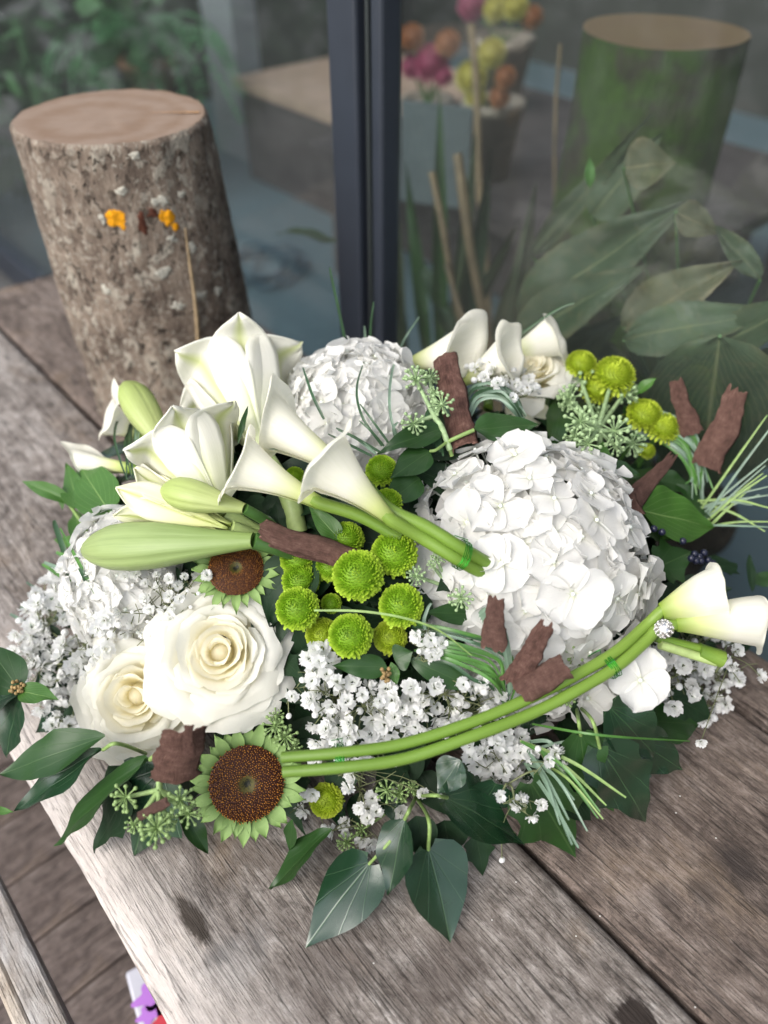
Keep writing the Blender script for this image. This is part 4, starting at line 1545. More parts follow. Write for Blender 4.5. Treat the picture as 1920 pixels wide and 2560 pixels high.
# ---- strips of bark
def bark(base, tip, wpx, label, nrm=None, curl=1.6, roll=0.0, bend=0.0, th=0.0022, sd=None, tear=0.10, taper=0.8):
    md = (base + tip) * 0.5
    nrm = tocam(md) if nrm is None else nrm
    W = frame(base, tip, nrm) @ Matrix.Rotation(roll, 4, 'Y')
    L = (tip - base).length
    wd = sz(wpx, md)
    sd = nxt() * 3.1 if sd is None else sd
    rad = wd / (2 * math.sin(min(1.5, curl / 2)))

    def fn(a, t):
        outer = a <= 0.5
        q = (a * 2 if outer else (1 - a) * 2) * 2 - 1
        e = mnoise.noise(Vector((t * 3 + sd, q * 0.7, sd))) * 0.30 + mnoise.noise(Vector((t * 11 + sd, q, sd))) * 0.14 + mnoise.noise(Vector((t * 30 + sd, q * 2, sd))) * 0.06
        tp = 1 - (1 - taper) * t
        g = q * curl * 0.5 * tp * (1 + e)
        end = 0.7 * tear * L * (mnoise.noise(Vector((q * 2.6 + sd, (t > .5) * 9.0, sd))) + 0.7 * mnoise.noise(Vector((q * 9 + sd, (t > .5) * 5.0, sd))))
        y = L * t + end * (2 * t - 1) * sstep(0.3, 0.5, abs(t - 0.5))
        r = rad + (0 if outer else -th) + 0.0007 * mnoise.noise(Vector((q * 7 + sd, t * 5, sd)))
        wob = 0.05 * L * mnoise.noise(Vector((t * 2.2 + sd, 3.3, sd)))
        return (r * math.sin(g) + wob, y, r * (math.cos(g) - math.cos(curl / 2)) + bend * L * t * t + 0.4 * wob)
    mb = MB().grid(fn, 28, 24, flip=True)
    # close the two torn ends
    for t in (0.0, 1.0):
        ring = [fn(i / 28, t) for i in range(29)]
        for i in range(14):
            mb.add([ring[i], ring[i + 1], ring[28 - i - 1], ring[28 - i]], [(0, 1, 2, 3) if t == 0 else (3, 2, 1, 0)], [(0.5, 0.5)] * 4)
    root = empty('bark_strip', W, label, 'bark strip', 'strips of reddish brown bark in the arrangement')
    put('strip', mb.mesh('strip', 'strip_bark'), root)
    return root


# ---- grass blades
def blade(parent, pts, w, mat='grass_grey', n=7, nrm=None, twist=0.0):
    c = cr(pts, n)
    inv = WMAT[parent.name].inverted()
    vv, ff, uu = [], [], []
    N = len(c)
    for i, p in enumerate(c):
        d = (c[min(i + 1, N - 1)] - c[max(i - 1, 0)]).normalized()
        z = (tocam(p) if nrm is None else nrm)
        x = d.cross(z)
        if x.length < 1e-5:
            x = Vector((1, 0, 0))
        x.normalize()
        z2 = x.cross(d)
        ang = twist * i / N
        x = x * math.cos(ang) + z2 * math.sin(ang)
        z2 = x.cross(d)
        t = i / (N - 1)
        ww = w * 0.5 * (1 - 0.55 * t ** 3) * (0.75 + 0.25 * min(1, t * 6))
        for s in (-1, 0, 1):
            vv.append(inv @ (p + x * ww * s - z2 * (ww * 0.35 if s == 0 else 0)))
            uu.append((s * .5 + .5, t))
    for i in range(N - 1):
        for s in (0, 1):
            k = i * 3 + s
            ff.append((k, k + 1, k + 4, k + 3))
    return put('blade', MB().add(vv, ff, uu).mesh('blade', mat), parent)


def jit(p, s):
    return p + Vector((random.uniform(-s, s), random.uniform(-s, s), random.uniform(-s, s)))

# ================================================================== THE ARRANGEMENT
bowl = empty('flower_bowl', Vector((EC.x, EC.y, 0.002)), 'low black bowl hidden under the flower arrangement', 'bowl')
mb = MB()


def bw_(a, t):
    g = 2 * math.pi * a
    prof = [(0.0, 0.0), (0.15, 0.0), (0.175, 0.02), (0.19, 0.05), (0.182, 0.05), (0.165, 0.02), (0.0, 0.012)]
    i = min(5, int(t * 6))
    f = t * 6 - i
    r = prof[i][0] + (prof[i + 1][0] - prof[i][0]) * f
    z = prof[i][1] + (prof[i + 1][1] - prof[i][1]) * f
    return (r * math.cos(g) * 1.15, r * math.sin(g) * 0.9, z)


mb.grid(bw_, 48, 12)
put('bowl', mb.mesh('bowl', 'bowl_black'), bowl)
mb = MB()


def foam_fn(a, t):
    g, th = 2 * math.pi * a, t * math.pi / 2
    k = 0.60 + 0.02 * mnoise.noise(Vector((math.cos(g) * 3, math.sin(g) * 3, t * 3)))
    return (EA.x * k * math.cos(g) * math.cos(th), EA.y * k * math.sin(g) * math.cos(th), 0.03 + EA.z * k * math.sin(th))


mb.grid(foam_fn, 48, 14)
put('floral_foam', mb.mesh('floral_foam', 'foam'), bowl)

# dense dark greenery filling the gaps
mb = MB()
rr = random.Random(5)
for i in range(620):
    g = rr.uniform(0, 6.283)
    th = math.asin(rr.uniform(0.02, 0.98))
    k = rr.uniform(0.68, 0.88)
    d = Vector((math.cos(g) * math.cos(th), math.sin(g) * math.cos(th), math.sin(th)))
    p = EC + Vector((d.x * EA.x, d.y * EA.y, d.z * EA.z)) * k
    n_ = mn(p)
    t_ = n_.cross(Vector((rr.gauss(0, 1), rr.gauss(0, 1), rr.gauss(0, 1)))).normalized()
    dirn = (t_ + n_ * rr.uniform(-0.1, 0.45)).normalized()
    L = rr.uniform(0.035, 0.065)
    if p.z + dirn.z * L < 0.012:
        dirn.z = abs(dirn.z)
    F = frame(p, p + dirn, n_ + Vector((rr.gauss(0, .3), rr.gauss(0, .3), rr.gauss(0, .3))))
    w = L * rr.uniform(0.5, 0.8)
    sh = SHAPES[rr.choice(['ovate', 'lobed', 'lance'])]
    f0 = rr.uniform(0.1, 0.3)

    def fn(a, t):
        s = a * 2 - 1
        return (s * w * 0.5 * interp(sh, t), L * t, f0 * abs(s) * w * 0.5 - 0.2 * L * t * t)
    mb.grid(fn, 4, 8, F)
o = put('foliage', mb.mesh('foliage', 'leaf_deep'))
tag(o, 'dense dark green leaves filling the gaps between the flowers', 'foliage', None, 'stuff')


random.seed(77)
LOWER = [(150, 1700, 60, 1740), (190, 1760, 90, 1830), (330, 1900, 250, 2010), (420, 1960, 390, 2080), (700, 1960, 760, 2090), (760, 1930, 700, 2040), (820, 1960, 860, 2080), (900, 1980, 900, 2090),
         (950, 1950, 1000, 2070), (1050, 1930, 1120, 2040), (1150, 1900, 1220, 2020), (1230, 1880, 1330, 1990), (1330, 1850, 1400, 1960), (1400, 1800, 1470, 1900), (1480, 1780, 1560, 1890), (1540, 1740, 1640, 1830),
         (1620, 1700, 1740, 1760), (1680, 1640, 1800, 1680), (1700, 1570, 1830, 1600), (1700, 1480, 1830, 1470), (1240, 1830, 1180, 1920), (1000, 1890, 960, 1970), (870, 1900, 820, 1990), (1360, 1760, 1300, 1850),
         (660, 1700, 740, 1760), (700, 1640, 760, 1700), (1120, 1560, 1180, 1600), (1180, 1420, 1100, 1470)]
skirt = empty('leaf_skirt', Vector((EC.x, EC.y, 0.004)), 'dark leaves ringing the foot of the whole arrangement', 'leaf sprig', 'leafy sprigs in the arrangement')
for (x, y, x2, y2) in LOWER:
    leaf_on(skirt, m(x, y, 0.86), m(x2, y2, 0.97), random.uniform(60, 100), random.choice(['ovate', 'lobed', 'heart']), random.choice(['leaf_deep', 'ivy_dark', 'leaf_deep']), fold=random.uniform(0.05, 0.2), nu=6, nv=10)


def sprig(name, at, label, group='leafy sprigs in the arrangement', cat='leaf sprig'):
    return empty(name, at, label, cat, group)


# ---- front ivy: the big glossy hanging leaves
hub = m(1040, 1992, 0.93)
s1 = sprig('ivy_sprig', hub, 'ivy sprig with large glossy blue green leaves hanging over the front table boards')
b_, t_ = P(923, 2160, 0.034), P(752, 2362, 0.010)
leaf_on(s1, b_, t_, 178, 'heart', nrm=(Z * 1.0 + Vector((0, 0.25, 0))), fold=-0.08, bend=0.22, heart=0.6, wave=0.035)
stem_on(s1, [hub, P(985, 2090, 0.06), b_], 0.0012)
b_, t_ = P(1071, 2124, 0.050), P(1142, 2362, 0.010)
leaf_on(s1, b_, t_, 186, 'heart', nrm=(Z * 1.0 + Vector((0.15, 0.1, 0))), fold=0.14, bend=0.3, heart=0.7, wave=0.03)
stem_on(s1, [hub, P(1072, 2050, 0.075), b_], 0.0014)
b_, t_ = P(1012, 2048, 0.075), P(962, 2240, 0.034)
leaf_on(s1, b_, t_, 112, 'ovate', nrm=(Z * 1.0 + Vector((-0.25, 0.1, 0))), fold=0.22, bend=0.2)
stem_on(s1, [hub, P(1025, 2022, 0.085), b_], 0.0013)
b_, t_ = P(1118, 1994, 0.085), P(1330, 2096, 0.046)
leaf_on(s1, b_, t_, 168, 'heart', nrm=(Z * 1.0 + Vector((0.1, 0.15, 0))), fold=0.20, bend=0.25, heart=0.6)
stem_on(s1, [hub, P(1080, 1988, 0.095), b_], 0.0013)
b_, t_ = P(1040, 2040, 0.055), P(1070, 2160, 0.035)
leaf_on(s1, b_, t_, 90, 'ovate', mat='leaf_deep')
b_, t_ = P(1110, 2050, 0.045), P(1130, 2150, 0.02)
leaf_on(s1, b_, t_, 110, 'ovate', mat='leaf_deep')
stem_on(s1, [m(1010, 1930, .86), hub], 0.002)

s2 = sprig('ivy_sprig', P(830, 2060, 0.05), 'single long dark leaf on the boards right of the sunflower')
leaf_on(s2, P(826, 2070, 0.045), P(668, 2218, 0.008), 96, 'lance', 'ivy_mid', Z + Vector((-.1, .3, 0)), fold=0.18, bend=0.15)
leaf_on(s2, P(730, 2050, 0.05), P(720, 2130, 0.02), 40, 'lance', 'ivy_mid', Z)

s3 = sprig('ivy_sprig', P(1290, 1980, 0.06), 'broad dark lobed ivy leaves spread on the boards beneath the bent grass tips')
leaf_on(s3, P(1330, 1960, 0.075), P(1452, 2162, 0.006), 215, 'lobed', 'ivy_mid', None, fold=0.05, bend=0.2, heart=0.7)
leaf_on(s3, P(1190, 2090, 0.03), P(1212, 2196, 0.005), 90, 'lobed', 'leaf_deep', Z, fold=0.05)
leaf_on(s3, P(1400, 1950, 0.06), P(1490, 2050, 0.03), 120, 'ovate', 'leaf_deep', Z, fold=0.05)
leaf_on(s3, P(1150, 1900, 0.10), P(1090, 1985, 0.08), 90, 'ovate', 'ivy_dark', Z)

# right-hand ivy
hub = m(1440, 1760, 0.93)
s4 = sprig('ivy_sprig', hub, 'ivy sprig of two drooping mid green leaves under the curved calla stems')
b_, t_ = P(1452, 1838, 0.105), P(1470, 1990, 0.06)
leaf_on(s4, b_, t_, 130, 'heart', 'ivy_mid', None, fold=0.16, bend=0.25, heart=0.6)
stem_on(s4, [hub, P(1446, 1800, 0.12), b_], 0.0013)
b_, t_ = P(1500, 1870, 0.095), P(1652, 2092, 0.012)
leaf_on(s4, b_, t_, 190, 'lobed', 'ivy_dark', None, fold=0.14, bend=0.35, heart=0.6)
stem_on(s4, [hub, P(1480, 1800, 0.12), b_], 0.0013)
s5 = sprig('ivy_sprig', m(1530, 1780, 0.9), 'wide glossy ivy leaf with a dark companion beside the right baby\'s breath')
leaf_on(s5, P(1528, 1772, 0.115), P(1664, 1905, 0.06), 150, 'heart', 'ivy_dark', None, fold=0.16, bend=0.3, heart=0.6)
leaf_on(s5, P(1600, 1800, 0.06), P(1758, 1800, 0.03), 130, 'ovate', 'ivy_mid', Z, fold=0.08)
leaf_on(s5, P(1560, 1830, 0.07), P(1640, 1960, 0.02), 130, 'ovate', 'leaf_deep', Z, fold=0.08)
leaf_on(s5, P(1430, 1770, 0.10), P(1540, 1850, 0.07), 110, 'ovate', 'leaf_deep', Z, fold=0.08)

s5b = sprig('ivy_sprig', m(1460, 1830, 0.88), 'several dark glossy leaves filling the right foot of the arrangement')
for (x, y, x2, y2, w, z1, z2, sh, mt) in ((1390, 1890, 1340, 2020, 130, .07, .02, 'heart', 'ivy_dark'), (1470, 1900, 1545, 2040, 140, .06, .02, 'heart', 'ivy_mid'), (1590, 1850, 1725, 1935, 120, .06, .02, 'heart', 'ivy_dark'),
                                          (1560, 1900, 1600, 2040, 120, .05, .01, 'lobed', 'ivy_dark'), (1680, 1740, 1790, 1800, 100, .05, .02, 'ovate', 'leaf_deep'), (1240, 1960, 1180, 2060, 110, .08, .03, 'heart', 'ivy_dark')):
    leaf_on(s5b, P(x, y, z1), P(x2, y2, z2), w, sh, mt, None, fold=0.12, bend=0.25, heart=0.5)
# lower left leaves
hub = m(400, 1900, 0.92)
s6 = sprig('ivy_sprig', hub, 'long folded mid green leaves reaching left over the pale table edge')
leaf_on(s6, P(262, 1840, 0.105), P(-12, 1932, 0.07), 112, 'long', 'ivy_mid', Z + Vector((.1, -.15, 0)), fold=0.2, bend=0.1)
leaf_on(s6, P(258, 1874, 0.10), P(26, 2028, 0.045), 84, 'lance', 'ivy_dark', Z + Vector((.3, .1, 0)), fold=0.35, bend=0.1, twist=0.4)
leaf_on(s6, P(376, 1898, 0.095), P(112, 2104, 0.032), 108, 'long', 'ivy_mid', Z + Vector((.15, .2, 0)), fold=0.22, bend=0.12)
stem_on(s6, [hub, P(390, 1890, 0.10), P(376, 1898, 0.095)], 0.0018)
stem_on(s6, [hub, P(300, 1860, 0.11), P(258, 1874, 0.10)], 0.0014)
s7 = sprig('ivy_sprig', P(380, 1980, 0.05), 'deep green lobed ivy leaf flat on the boards beneath green berries')
leaf_on(s7, P(400, 1930, 0.07), P(318, 2150, 0.006), 250, 'lobed', 'ivy_dark', Z + Vector((0, -.15, 0)), fold=0.05, bend=0.2, heart=0.6)
leaf_on(s7, P(330, 1960, 0.06), P(216, 2135, 0.006), 150, 'lobed', 'leaf_deep', Z, fold=0.05)
leaf_on(s7, P(448, 2010, 0.04), P(524, 2138, 0.006), 52, 'lance', 'ivy_mid', Z, fold=0.2)
leaf_on(s7, P(470, 1880, 0.08), P(470, 2010, 0.03), 110, 'ovate', 'leaf_deep', Z)
s8 = sprig('leaf_sprig', m(60, 1735, 1.0), 'rounded dark leaves around a brown bud cluster at the far left', cat='leaf sprig')
b0 = P(50, 1728, 0.10)
leaf_on(s8, b0, P(-42, 1600, 0.11), 100, 'ovate', 'ivy_mid', Z + Vector((.1, -.3, 0)))
leaf_on(s8, b0, P(138, 1742, 0.115), 60, 'ovate', 'leaf_bright', Z + Vector((0, -.1, 0)), fold=0.2)
leaf_on(s8, b0, P(0, 1898, 0.05), 120, 'ovate', 'ivy_dark', Z + Vector((-.1, -.1, 0)), fold=0.12)
leaf_on(s8, b0, P(-60, 1770, 0.07), 90, 'ovate', 'ivy_dark', Z)
mb = MB()
for i in range(26):
    q = Vector((random.gauss(0, .0028), random.gauss(0, .0028), 0.004 + random.gauss(0, .001)))
    mb.ball(q + b0 - Vector(WMAT[s8.name].translation), 0.0015, 6, 4)
put('bud_cluster', mb.mesh('bud_cluster', 'berry_brown'), s8)
s9 = sprig('leaf_sprig', P(120, 1600, 0.09), 'shaded dark leaves showing through the left baby\'s breath')
for (a, b, c, d, w) in ((150, 1610, 70, 1560, 70), (190, 1640, 60, 1650, 70), (200, 1560, 120, 1500, 60), (230, 1700, 130, 1690, 80), (230, 1790, 130, 1830, 90), (140, 1520, 70, 1490, 40)):
    leaf_on(s9, m(a, b, 0.86), m(c, d, 0.98), w, 'ovate', 'leaf_deep')

# upper left bright sprig
hub = m(205, 1400, 0.97)
s10 = sprig('leaf_sprig', hub, 'bright green pointed leaves on a stem left of the lilies over the table')
top = m(150, 1230, 1.0)
stem_on(s10, [hub, m(215, 1330, 1.0), m(190, 1285, 1.0), top], 0.0016, 'petiole')
leaf_on(s10, m(282, 1292, 0.98), m(172, 1130, 1.03), 118, 'ovate', 'leaf_bright', fold=0.12)
leaf_on(s10, m(198, 1270, 1.0), m(158, 1150, 1.02), 62, 'ovate', 'leaf_bright', fold=0.2)
leaf_on(s10, m(196, 1262, 1.0), m(48, 1196, 1.05), 40, 'lance', 'leaf_bright', fold=0.3)
leaf_on(s10, m(214, 1352, 0.99), m(165, 1258, 1.02), 52, 'ovate', 'leaf_bright', fold=0.15)
leaf_on(s10, m(212, 1364, 0.99), m(113, 1338, 1.02), 36, 'lance', 'leaf_bright', fold=0.15)
leaf_on(s10, m(150, 1225, 1.0), m(155, 1275, 0.98), 20, 'lance', 'leaf_bright', fold=0.15)
s11 = sprig('leaf_sprig', m(300, 1130, 0.9), 'two dark oval leaves behind the left calla trumpets')
leaf_on(s11, m(335, 1110, 0.95), m(228, 1150, 1.0), 66, 'ovate', 'ivy_dark', Z + Vector((0, .2, 0)))
leaf_on(s11, m(340, 1200, 0.93), m(262, 1196, 0.98), 50, 'ovate', 'ivy_dark', Z)
leaf_on(s11, m(320, 1250, 0.9), m(296, 1215, 0.98), 24, 'lance', 'leaf_deep')

# centre leaves
s12 = sprig('ivy_sprig', m(980, 1675, 0.95), 'pair of dark folded leaves above the middle baby\'s breath around a brown seed head')
leaf_on(s12, m(968, 1668, 0.99), m(832, 1664, 1.02), 62, 'ovate', 'ivy_mid', fold=0.15)
leaf_on(s12, m(1025, 1648, 0.98), m(1188, 1722, 1.02), 66, 'long', 'ivy_mid', fold=0.15)
leaf_on(s12, m(985, 1650, 0.98), m(1030, 1630, 1.0), 70, 'ovate', 'ivy_mid')
leaf_on(s12, m(978, 1655, 1.0), m(992, 1712, 1.02), 30, 'lance', 'leaf_bright')
leaf_on(s12, m(1195, 1535, 0.95), m(1066, 1530, 1.0), 60, 'ovate', 'ivy_mid')
mb = MB()
q0 = m(966, 1682, 1.03) - Vector(WMAT[s12.name].translation)
for i in range(16):
    mb.ball(q0 + Vector((random.gauss(0, .0014), random.gauss(0, .0014), random.gauss(0, .0035))), 0.0016, 6, 4)
put('seed_head', mb.mesh('seed_head', 'berry_brown'), s12)
s13 = sprig('leaf_sprig', m(850, 1345, 0.9), 'fresh green leaf tip beside the long bark strip under the callas')
leaf_on(s13, m(850, 1350, 0.93), m(772, 1262, 0.97), 56, 'ovate', 'leaf_bright')
leaf_on(s13, m(700, 1320, 0.88), m(560, 1300, 0.95), 70, 'long', 'ivy_mid')
leaf_on(s13, m(640, 1400, 0.85), m(560, 1350, 0.93), 60, 'long', 'leaf_deep')
leaf_on(s13, m(700, 1330, 0.86), m(690, 1255, 0.92), 60, 'ovate', 'leaf_deep')
s14 = sprig('leaf_sprig', m(575, 1130, 0.9), 'narrow dark lily leaves between the two open lilies')
leaf_on(s14, m(570, 1150, 0.95), m(536, 1030, 1.0), 36, 'lance', 'ivy_mid')
leaf_on(s14, m(595, 1110, 1.02), m(618, 1010, 1.08), 16, 'lance', 'ivy_mid')
leaf_on(s14, m(590, 1190, 0.92), m(540, 1080, 0.97), 44, 'lance', 'leaf_deep')

hub = m(1118, 1105, 0.97)
s15 = sprig('ivy_sprig', hub, 'ivy sprig with flat mid green leaves between the two big hydrangeas')
leaf_on(s15, m(1105, 1070, 1.0), m(950, 1120, 1.02), 70, 'ovate', 'ivy_mid', fold=0.18)
leaf_on(s15, m(1075, 1128, 0.97), m(978, 1190, 0.98), 80, 'ovate', 'ivy_mid')
leaf_on(s15, m(1050, 1195, 0.93), m(960, 1260, 0.95), 84, 'ovate', 'ivy_mid')
leaf_on(s15, m(1185, 1075, 1.02), m(1352, 1052, 1.05), 84, 'ovate', 'ivy_mid', fold=0.12)
leaf_on(s15, m(1225, 1105, 0.98), m(1410, 1100, 1.0), 60, 'ovate', 'ivy_mid', fold=0.12)
stem_on(s15, [hub, m(1150, 1090, 1.0), m(1185, 1075, 1.02)], 0.0016, 'petiole')
stem_on(s15, [hub, m(1090, 1125, 0.98), m(1075, 1128, 0.97)], 0.0012, 'petiole')
stem_on(s15, [m(1130, 1140, 0.93), hub, m(1105, 1070, 1.0)], 0.0016, 'petiole')

# right, behind the big hydrangea
s16 = sprig('ivy_sprig', m(1500, 1120, 0.92), 'green ivy leaves tucked under the berry cluster and pompons on the right')
leaf_on(s16, m(1380, 1120, 0.95), m(1420, 955, 1.0), 66, 'long', 'ivy_mid', fold=0.15)
leaf_on(s16, m(1490, 1180, 0.96), m(1512, 1100, 1.02), 66, 'ovate', 'leaf_bright', fold=0.2)
leaf_on(s16, m(1500, 1168, 0.95), m(1604, 1186, 1.0), 50, 'lance', 'ivy_mid', fold=0.2)
leaf_on(s16, m(1585, 985, 0.99), m(1640, 944, 1.04), 30, 'lance', 'leaf_bright', fold=0.25)
leaf_on(s16, m(1580, 1050, 0.95), m(1560, 1010, 1.0), 40, 'ovate', 'ivy_mid')
leaf_on(s16, m(1400, 1150, 0.9), m(1470, 1130, 0.95), 60, 'ovate', 'leaf_deep')
s17 = sprig('ivy_sprig', m(1620, 1290, 0.92), 'large fresh green pleated leaf right of the big hydrangea')
leaf_on(s17, m(1600, 1275, 0.97), m(1798, 1312, 1.05), 150, 'ovate', 'leaf_bright', fold=0.22, wave=0.05)
leaf_on(s17, m(1590, 1300, 0.93), m(1720, 1330, 0.97), 90, 'ovate', 'ivy_mid', fold=0.2)
leaf_on(s17, m(1560, 1230, 0.95), m(1650, 1160, 1.0), 70, 'ovate', 'ivy_mid', fold=0.15)
leaf_on(s17, m(1640, 1190, 0.95), m(1740, 1230, 1.0), 70, 'ovate', 'ivy_mid', fold=0.15)
leaf_on(s17, m(1690, 1210, 0.93), m(1806, 1302, 1.0), 60, 'lance', 'ivy_mid', fold=0.2)
leaf_on(s17, m(1565, 1290, 0.96), m(1620, 1372, 0.98), 40, 'lance', 'ivy_mid')
s18 = sprig('ivy_sprig', m(1690, 1400, 0.9), 'dark lobed ivy leaf with dark blue berries behind the right callas')
leaf_on(s18, m(1640, 1420, 0.93), m(1738, 1375, 1.0), 130, 'lobed', 'ivy_mid', fold=0.08)
leaf_on(s18, m(1655, 1345, 0.95), m(1790, 1302, 1.0), 44, 'lance', 'leaf_bright', fold=0.2)
leaf_on(s18, m(1650, 1470, 0.9), m(1690, 1560, 0.9), 110, 'ovate', 'leaf_deep')
leaf_on(s18, P(1790, 1420, 0.09), P(1848, 1405, 0.08), 90, 'lobed', 'leaf_deep', Z)
leaf_on(s18, P(1880, 1480, 0.06), P(1876, 1380, 0.07), 24, 'long', 'leaf_deep', Z)
leaf_on(s18, P(1800, 1600, 0.04), P(1880, 1590, 0.02), 90, 'ovate', 'leaf_deep', Z)
leaf_on(s18, P(1760, 1620, 0.05), P(1850, 1680, 0.02), 90, 'ovate', 'leaf_deep', Z)
leaf_on(s18, P(1890, 1460, 0.05), P(1945, 1430, 0.05), 50, 'ovate', 'ivy_mid', Z)
mb = MB()
og = Vector(WMAT[s18.name].translation)
for (x, y) in ((1707, 1353), (1635, 1322), (1655, 1330), (1736, 1385), (1748, 1392), (1760, 1382), (1752, 1402), (1770, 1400), (1740, 1402), (1728, 1396), (1782, 1408)):
    p = m(x, y, 1.0)
    mb.ball(p - og, sz(19, p) * 0.5, 8, 6)
put('dark_berries', mb.mesh('dark_berries', 'berry_blue'), s18)

# ---- hydrangeas
c = m(1302, 1432, 0.72)
hydrangea(c, mn(c) * 0.3 + tocam(c) * 0.75 + Vector((0.0, -.05, 0.15)), sz(300, c), 140, 'large white hydrangea head filling the right of the arrangement', -0.15, 0.0215, (0.98, 1.10, 0.9))
c = m(895, 1035, 0.82)
hydrangea(c, mn(c) * 0.5 + tocam(c) * 0.6 + Z * 0.2, sz(166, c), 92, 'white hydrangea head behind the callas in front of the door frame', -0.2, 0.0195)
c = m(345, 1445, 0.85)
hydrangea(c, mn(c) * 0.5 + tocam(c) * 0.6, sz(168, c), 95, 'white hydrangea head veiled by baby\'s breath under the big lily bud', -0.2, 0.0165)
root = [o for o in COL.objects if o.name == 'hydrangea'][0]
p = P(1600, 1700, 0.135)
floret(root, zframe(p, tocam(p) + Vector((0.2, -.2, .2)), 0.4), 0.0225)
p = P(1530, 1750, 0.10)
floret(root, zframe(p, tocam(p) + Vector((-0.2, -.4, .1)), 1.1), 0.019)
p = P(1470, 1745, 0.10)
floret(root, zframe(p, tocam(p) + Vector((-0.3, -.4, .1)), 0.2), 0.019)

# ---- roses
p = m(566, 1635, 0.86)
rose(p, tocam(p) * 0.85 + Vector((-0.12, -0.12, 0.25)), 0.6, sz(186, p), 'large open cream rose with swirled petals beside the green pompons', 25, seed=1, inner=8)
p = m(372, 1728, 0.90)
rose(p, tocam(p) * 0.8 + Vector((-0.25, -0.2, 0.12)), 2.2, sz(176, p), 'smaller cream rose left of and below the large open rose', 21, seed=2, inner=8)
p = m(1325, 960, 0.98)
rose(p, tocam(p) * 0.3 + Vector((0.0, 0.1, 0.9)), 1.1, sz(115, p), 'pale cream rose under the back callas at the rear', 20, 0.04, seed=3, guard=3, inner=7)

# ---- lilies
b_, t_ = m(668, 1150, 0.93), m(592, 915, 1.06)
lily(b_, t_, tocam(b_) + Vector((0.16, 0, 0)), sz(120, t_), 'largest open white lily standing tallest in front of the log', 'lily_white', 1.05, 0.70, 1, 0.75, stem=[m(745, 1330, 0.84), m(722, 1240, 0.9), b_])
b_, t_ = m(565, 1290, 0.95), m(455, 1080, 1.06)
lily(b_, t_, tocam(b_) + Vector((0.05, 0, 0)), sz(112, t_), 'open white lily below the tallest one with broad rounded petals', 'lily_white', 1.05, 0.74, 2, 0.7, stem=[m(700, 1360, 0.85), m(630, 1330, 0.9), b_])
b_, t_ = m(575, 1325, 0.99), m(345, 1245, 1.06)
lily(b_, t_, tocam(b_) + Vector((0, 0.1, 0)), sz(72, t_), 'half open yellowish lily pointing left above the big green bud', 'lily_yellowish', 0.75, 0.66, 3, 0.12, stem=[m(700, 1370, 0.85), m(640, 1350, 0.92), b_])
b_ = m(635, 1352, 1.03)
lily_bud(b_, m(203, 1375, 1.07), 126, tocam(b_), 'bud_green', 'largest pale green lily bud lying horizontally above the baby\'s breath', [m(780, 1400, 0.85), m(700, 1370, 0.97), b_])
b_ = m(612, 1272, 1.06)
lily_bud(b_, m(402, 1222, 1.10), 86, tocam(b_), 'bud_pale', 'small pointed green lily bud under the open lilies', [m(720, 1350, 0.87), m(660, 1300, 0.99), b_])
b_ = m(430, 1150, 0.93)
lily_bud(b_, m(313, 957, 1.0), 88, tocam(b_), 'bud_pale', 'upright yellow green lily bud at the rear left beside the log', [m(520, 1260, 0.86), m(470, 1200, 0.9), b_])

# ---- callas
F3 = [m(1262, 1448, 0.99), m(1155, 1388, 1.07), m(1060, 1330, 1.08)]


def st3(o, *more):
    """stems of the tied bundle lie beside each other"""
    return [p + Vector((0.35, 0.55, 0.75)) * o for p in F3] + list(more)


b_ = m(978, 1300, 1.12)
calla(st3(-0.004, b_)[0:3] + [b_], m(822, 1152, 1.22), tocam(b_) * 0.5 + Vector((0.1, .9, .55)), 0.088, 0.0185, 'foremost white calla of the middle bunch with its rim turned to the viewer', 0.0065, 0.005, frontcut=0.16, seed=3, roll=0.009)
b_ = m(905, 1205, 1.08)
calla(st3(0.004, m(975, 1275, 1.09), b_), m(682, 1052, 1.14), tocam(b_) * 0.2 + Vector((0.1, .6, .8)), 0.098, 0.0180, 'middle bunch calla behind the foremost one with a small peaked tip', 0.0055, 0.007, frontcut=0.18, seed=8, roll=0.008)
b_ = m(800, 1258, 1.06)
calla([m(1000, 1345, 1.0), m(900, 1290, 1.03), b_], m(608, 1155, 1.15), tocam(b_) * 0.3 + Vector((-.1, .9, .5)), 0.080, 0.0180, 'left calla of the middle bunch with a tall narrow white lip', 0.0065, 0.003, frontcut=0.14, seed=12, roll=0.009)
g = 'calla lilies in the arrangement'
b_ = m(1012, 912, 0.98)
calla([m(1080, 1010, 0.88), m(1030, 945, 0.94), b_], m(1172, 862) + tocam(b_) * 0.055, tocam(b_) * -0.8 + Vector((0.2, 0, .6)), 0.094, 0.0190, 'leftmost of the three rear callas with a long green throat', 0.006, 0.005, frontcut=0.36, seed=21, bell=0.3, roll=0.010)
b_ = m(1150, 960, 0.94)
calla([m(1150, 1050, 0.85), m(1130, 1000, 0.9), b_], m(1285, 872) + tocam(b_) * 0.055, tocam(b_) * -0.8 + Vector((0.2, 0, .6)), 0.085, 0.0180, 'middle one of the three rear callas with a thin curled tip', 0.006, 0.005, frontcut=0.36, seed=25, bell=0.3, roll=0.010)
b_ = m(1255, 900, 0.97)
calla([m(1220, 1020, 0.86), m(1225, 960, 0.92), b_], m(1378, 842, 1.06), Vector((.1, .2, 1)), 0.076, 0.0165, 'rightmost of the three rear callas with a drooping lip', 0.005, 0.001, frontcut=0.06, bell=0.3, seed=29)
b_ = m(352, 1090, 0.93)
calla([m(440, 1140, 0.85), m(400, 1110, 0.9), b_], m(282, 1052, 1.0), Vector((-.3, .4, .8)), 0.060, 0.0140, 'small cream calla beside the base of the log', 0.006, 0.010, frontcut=0.08, seed=33)
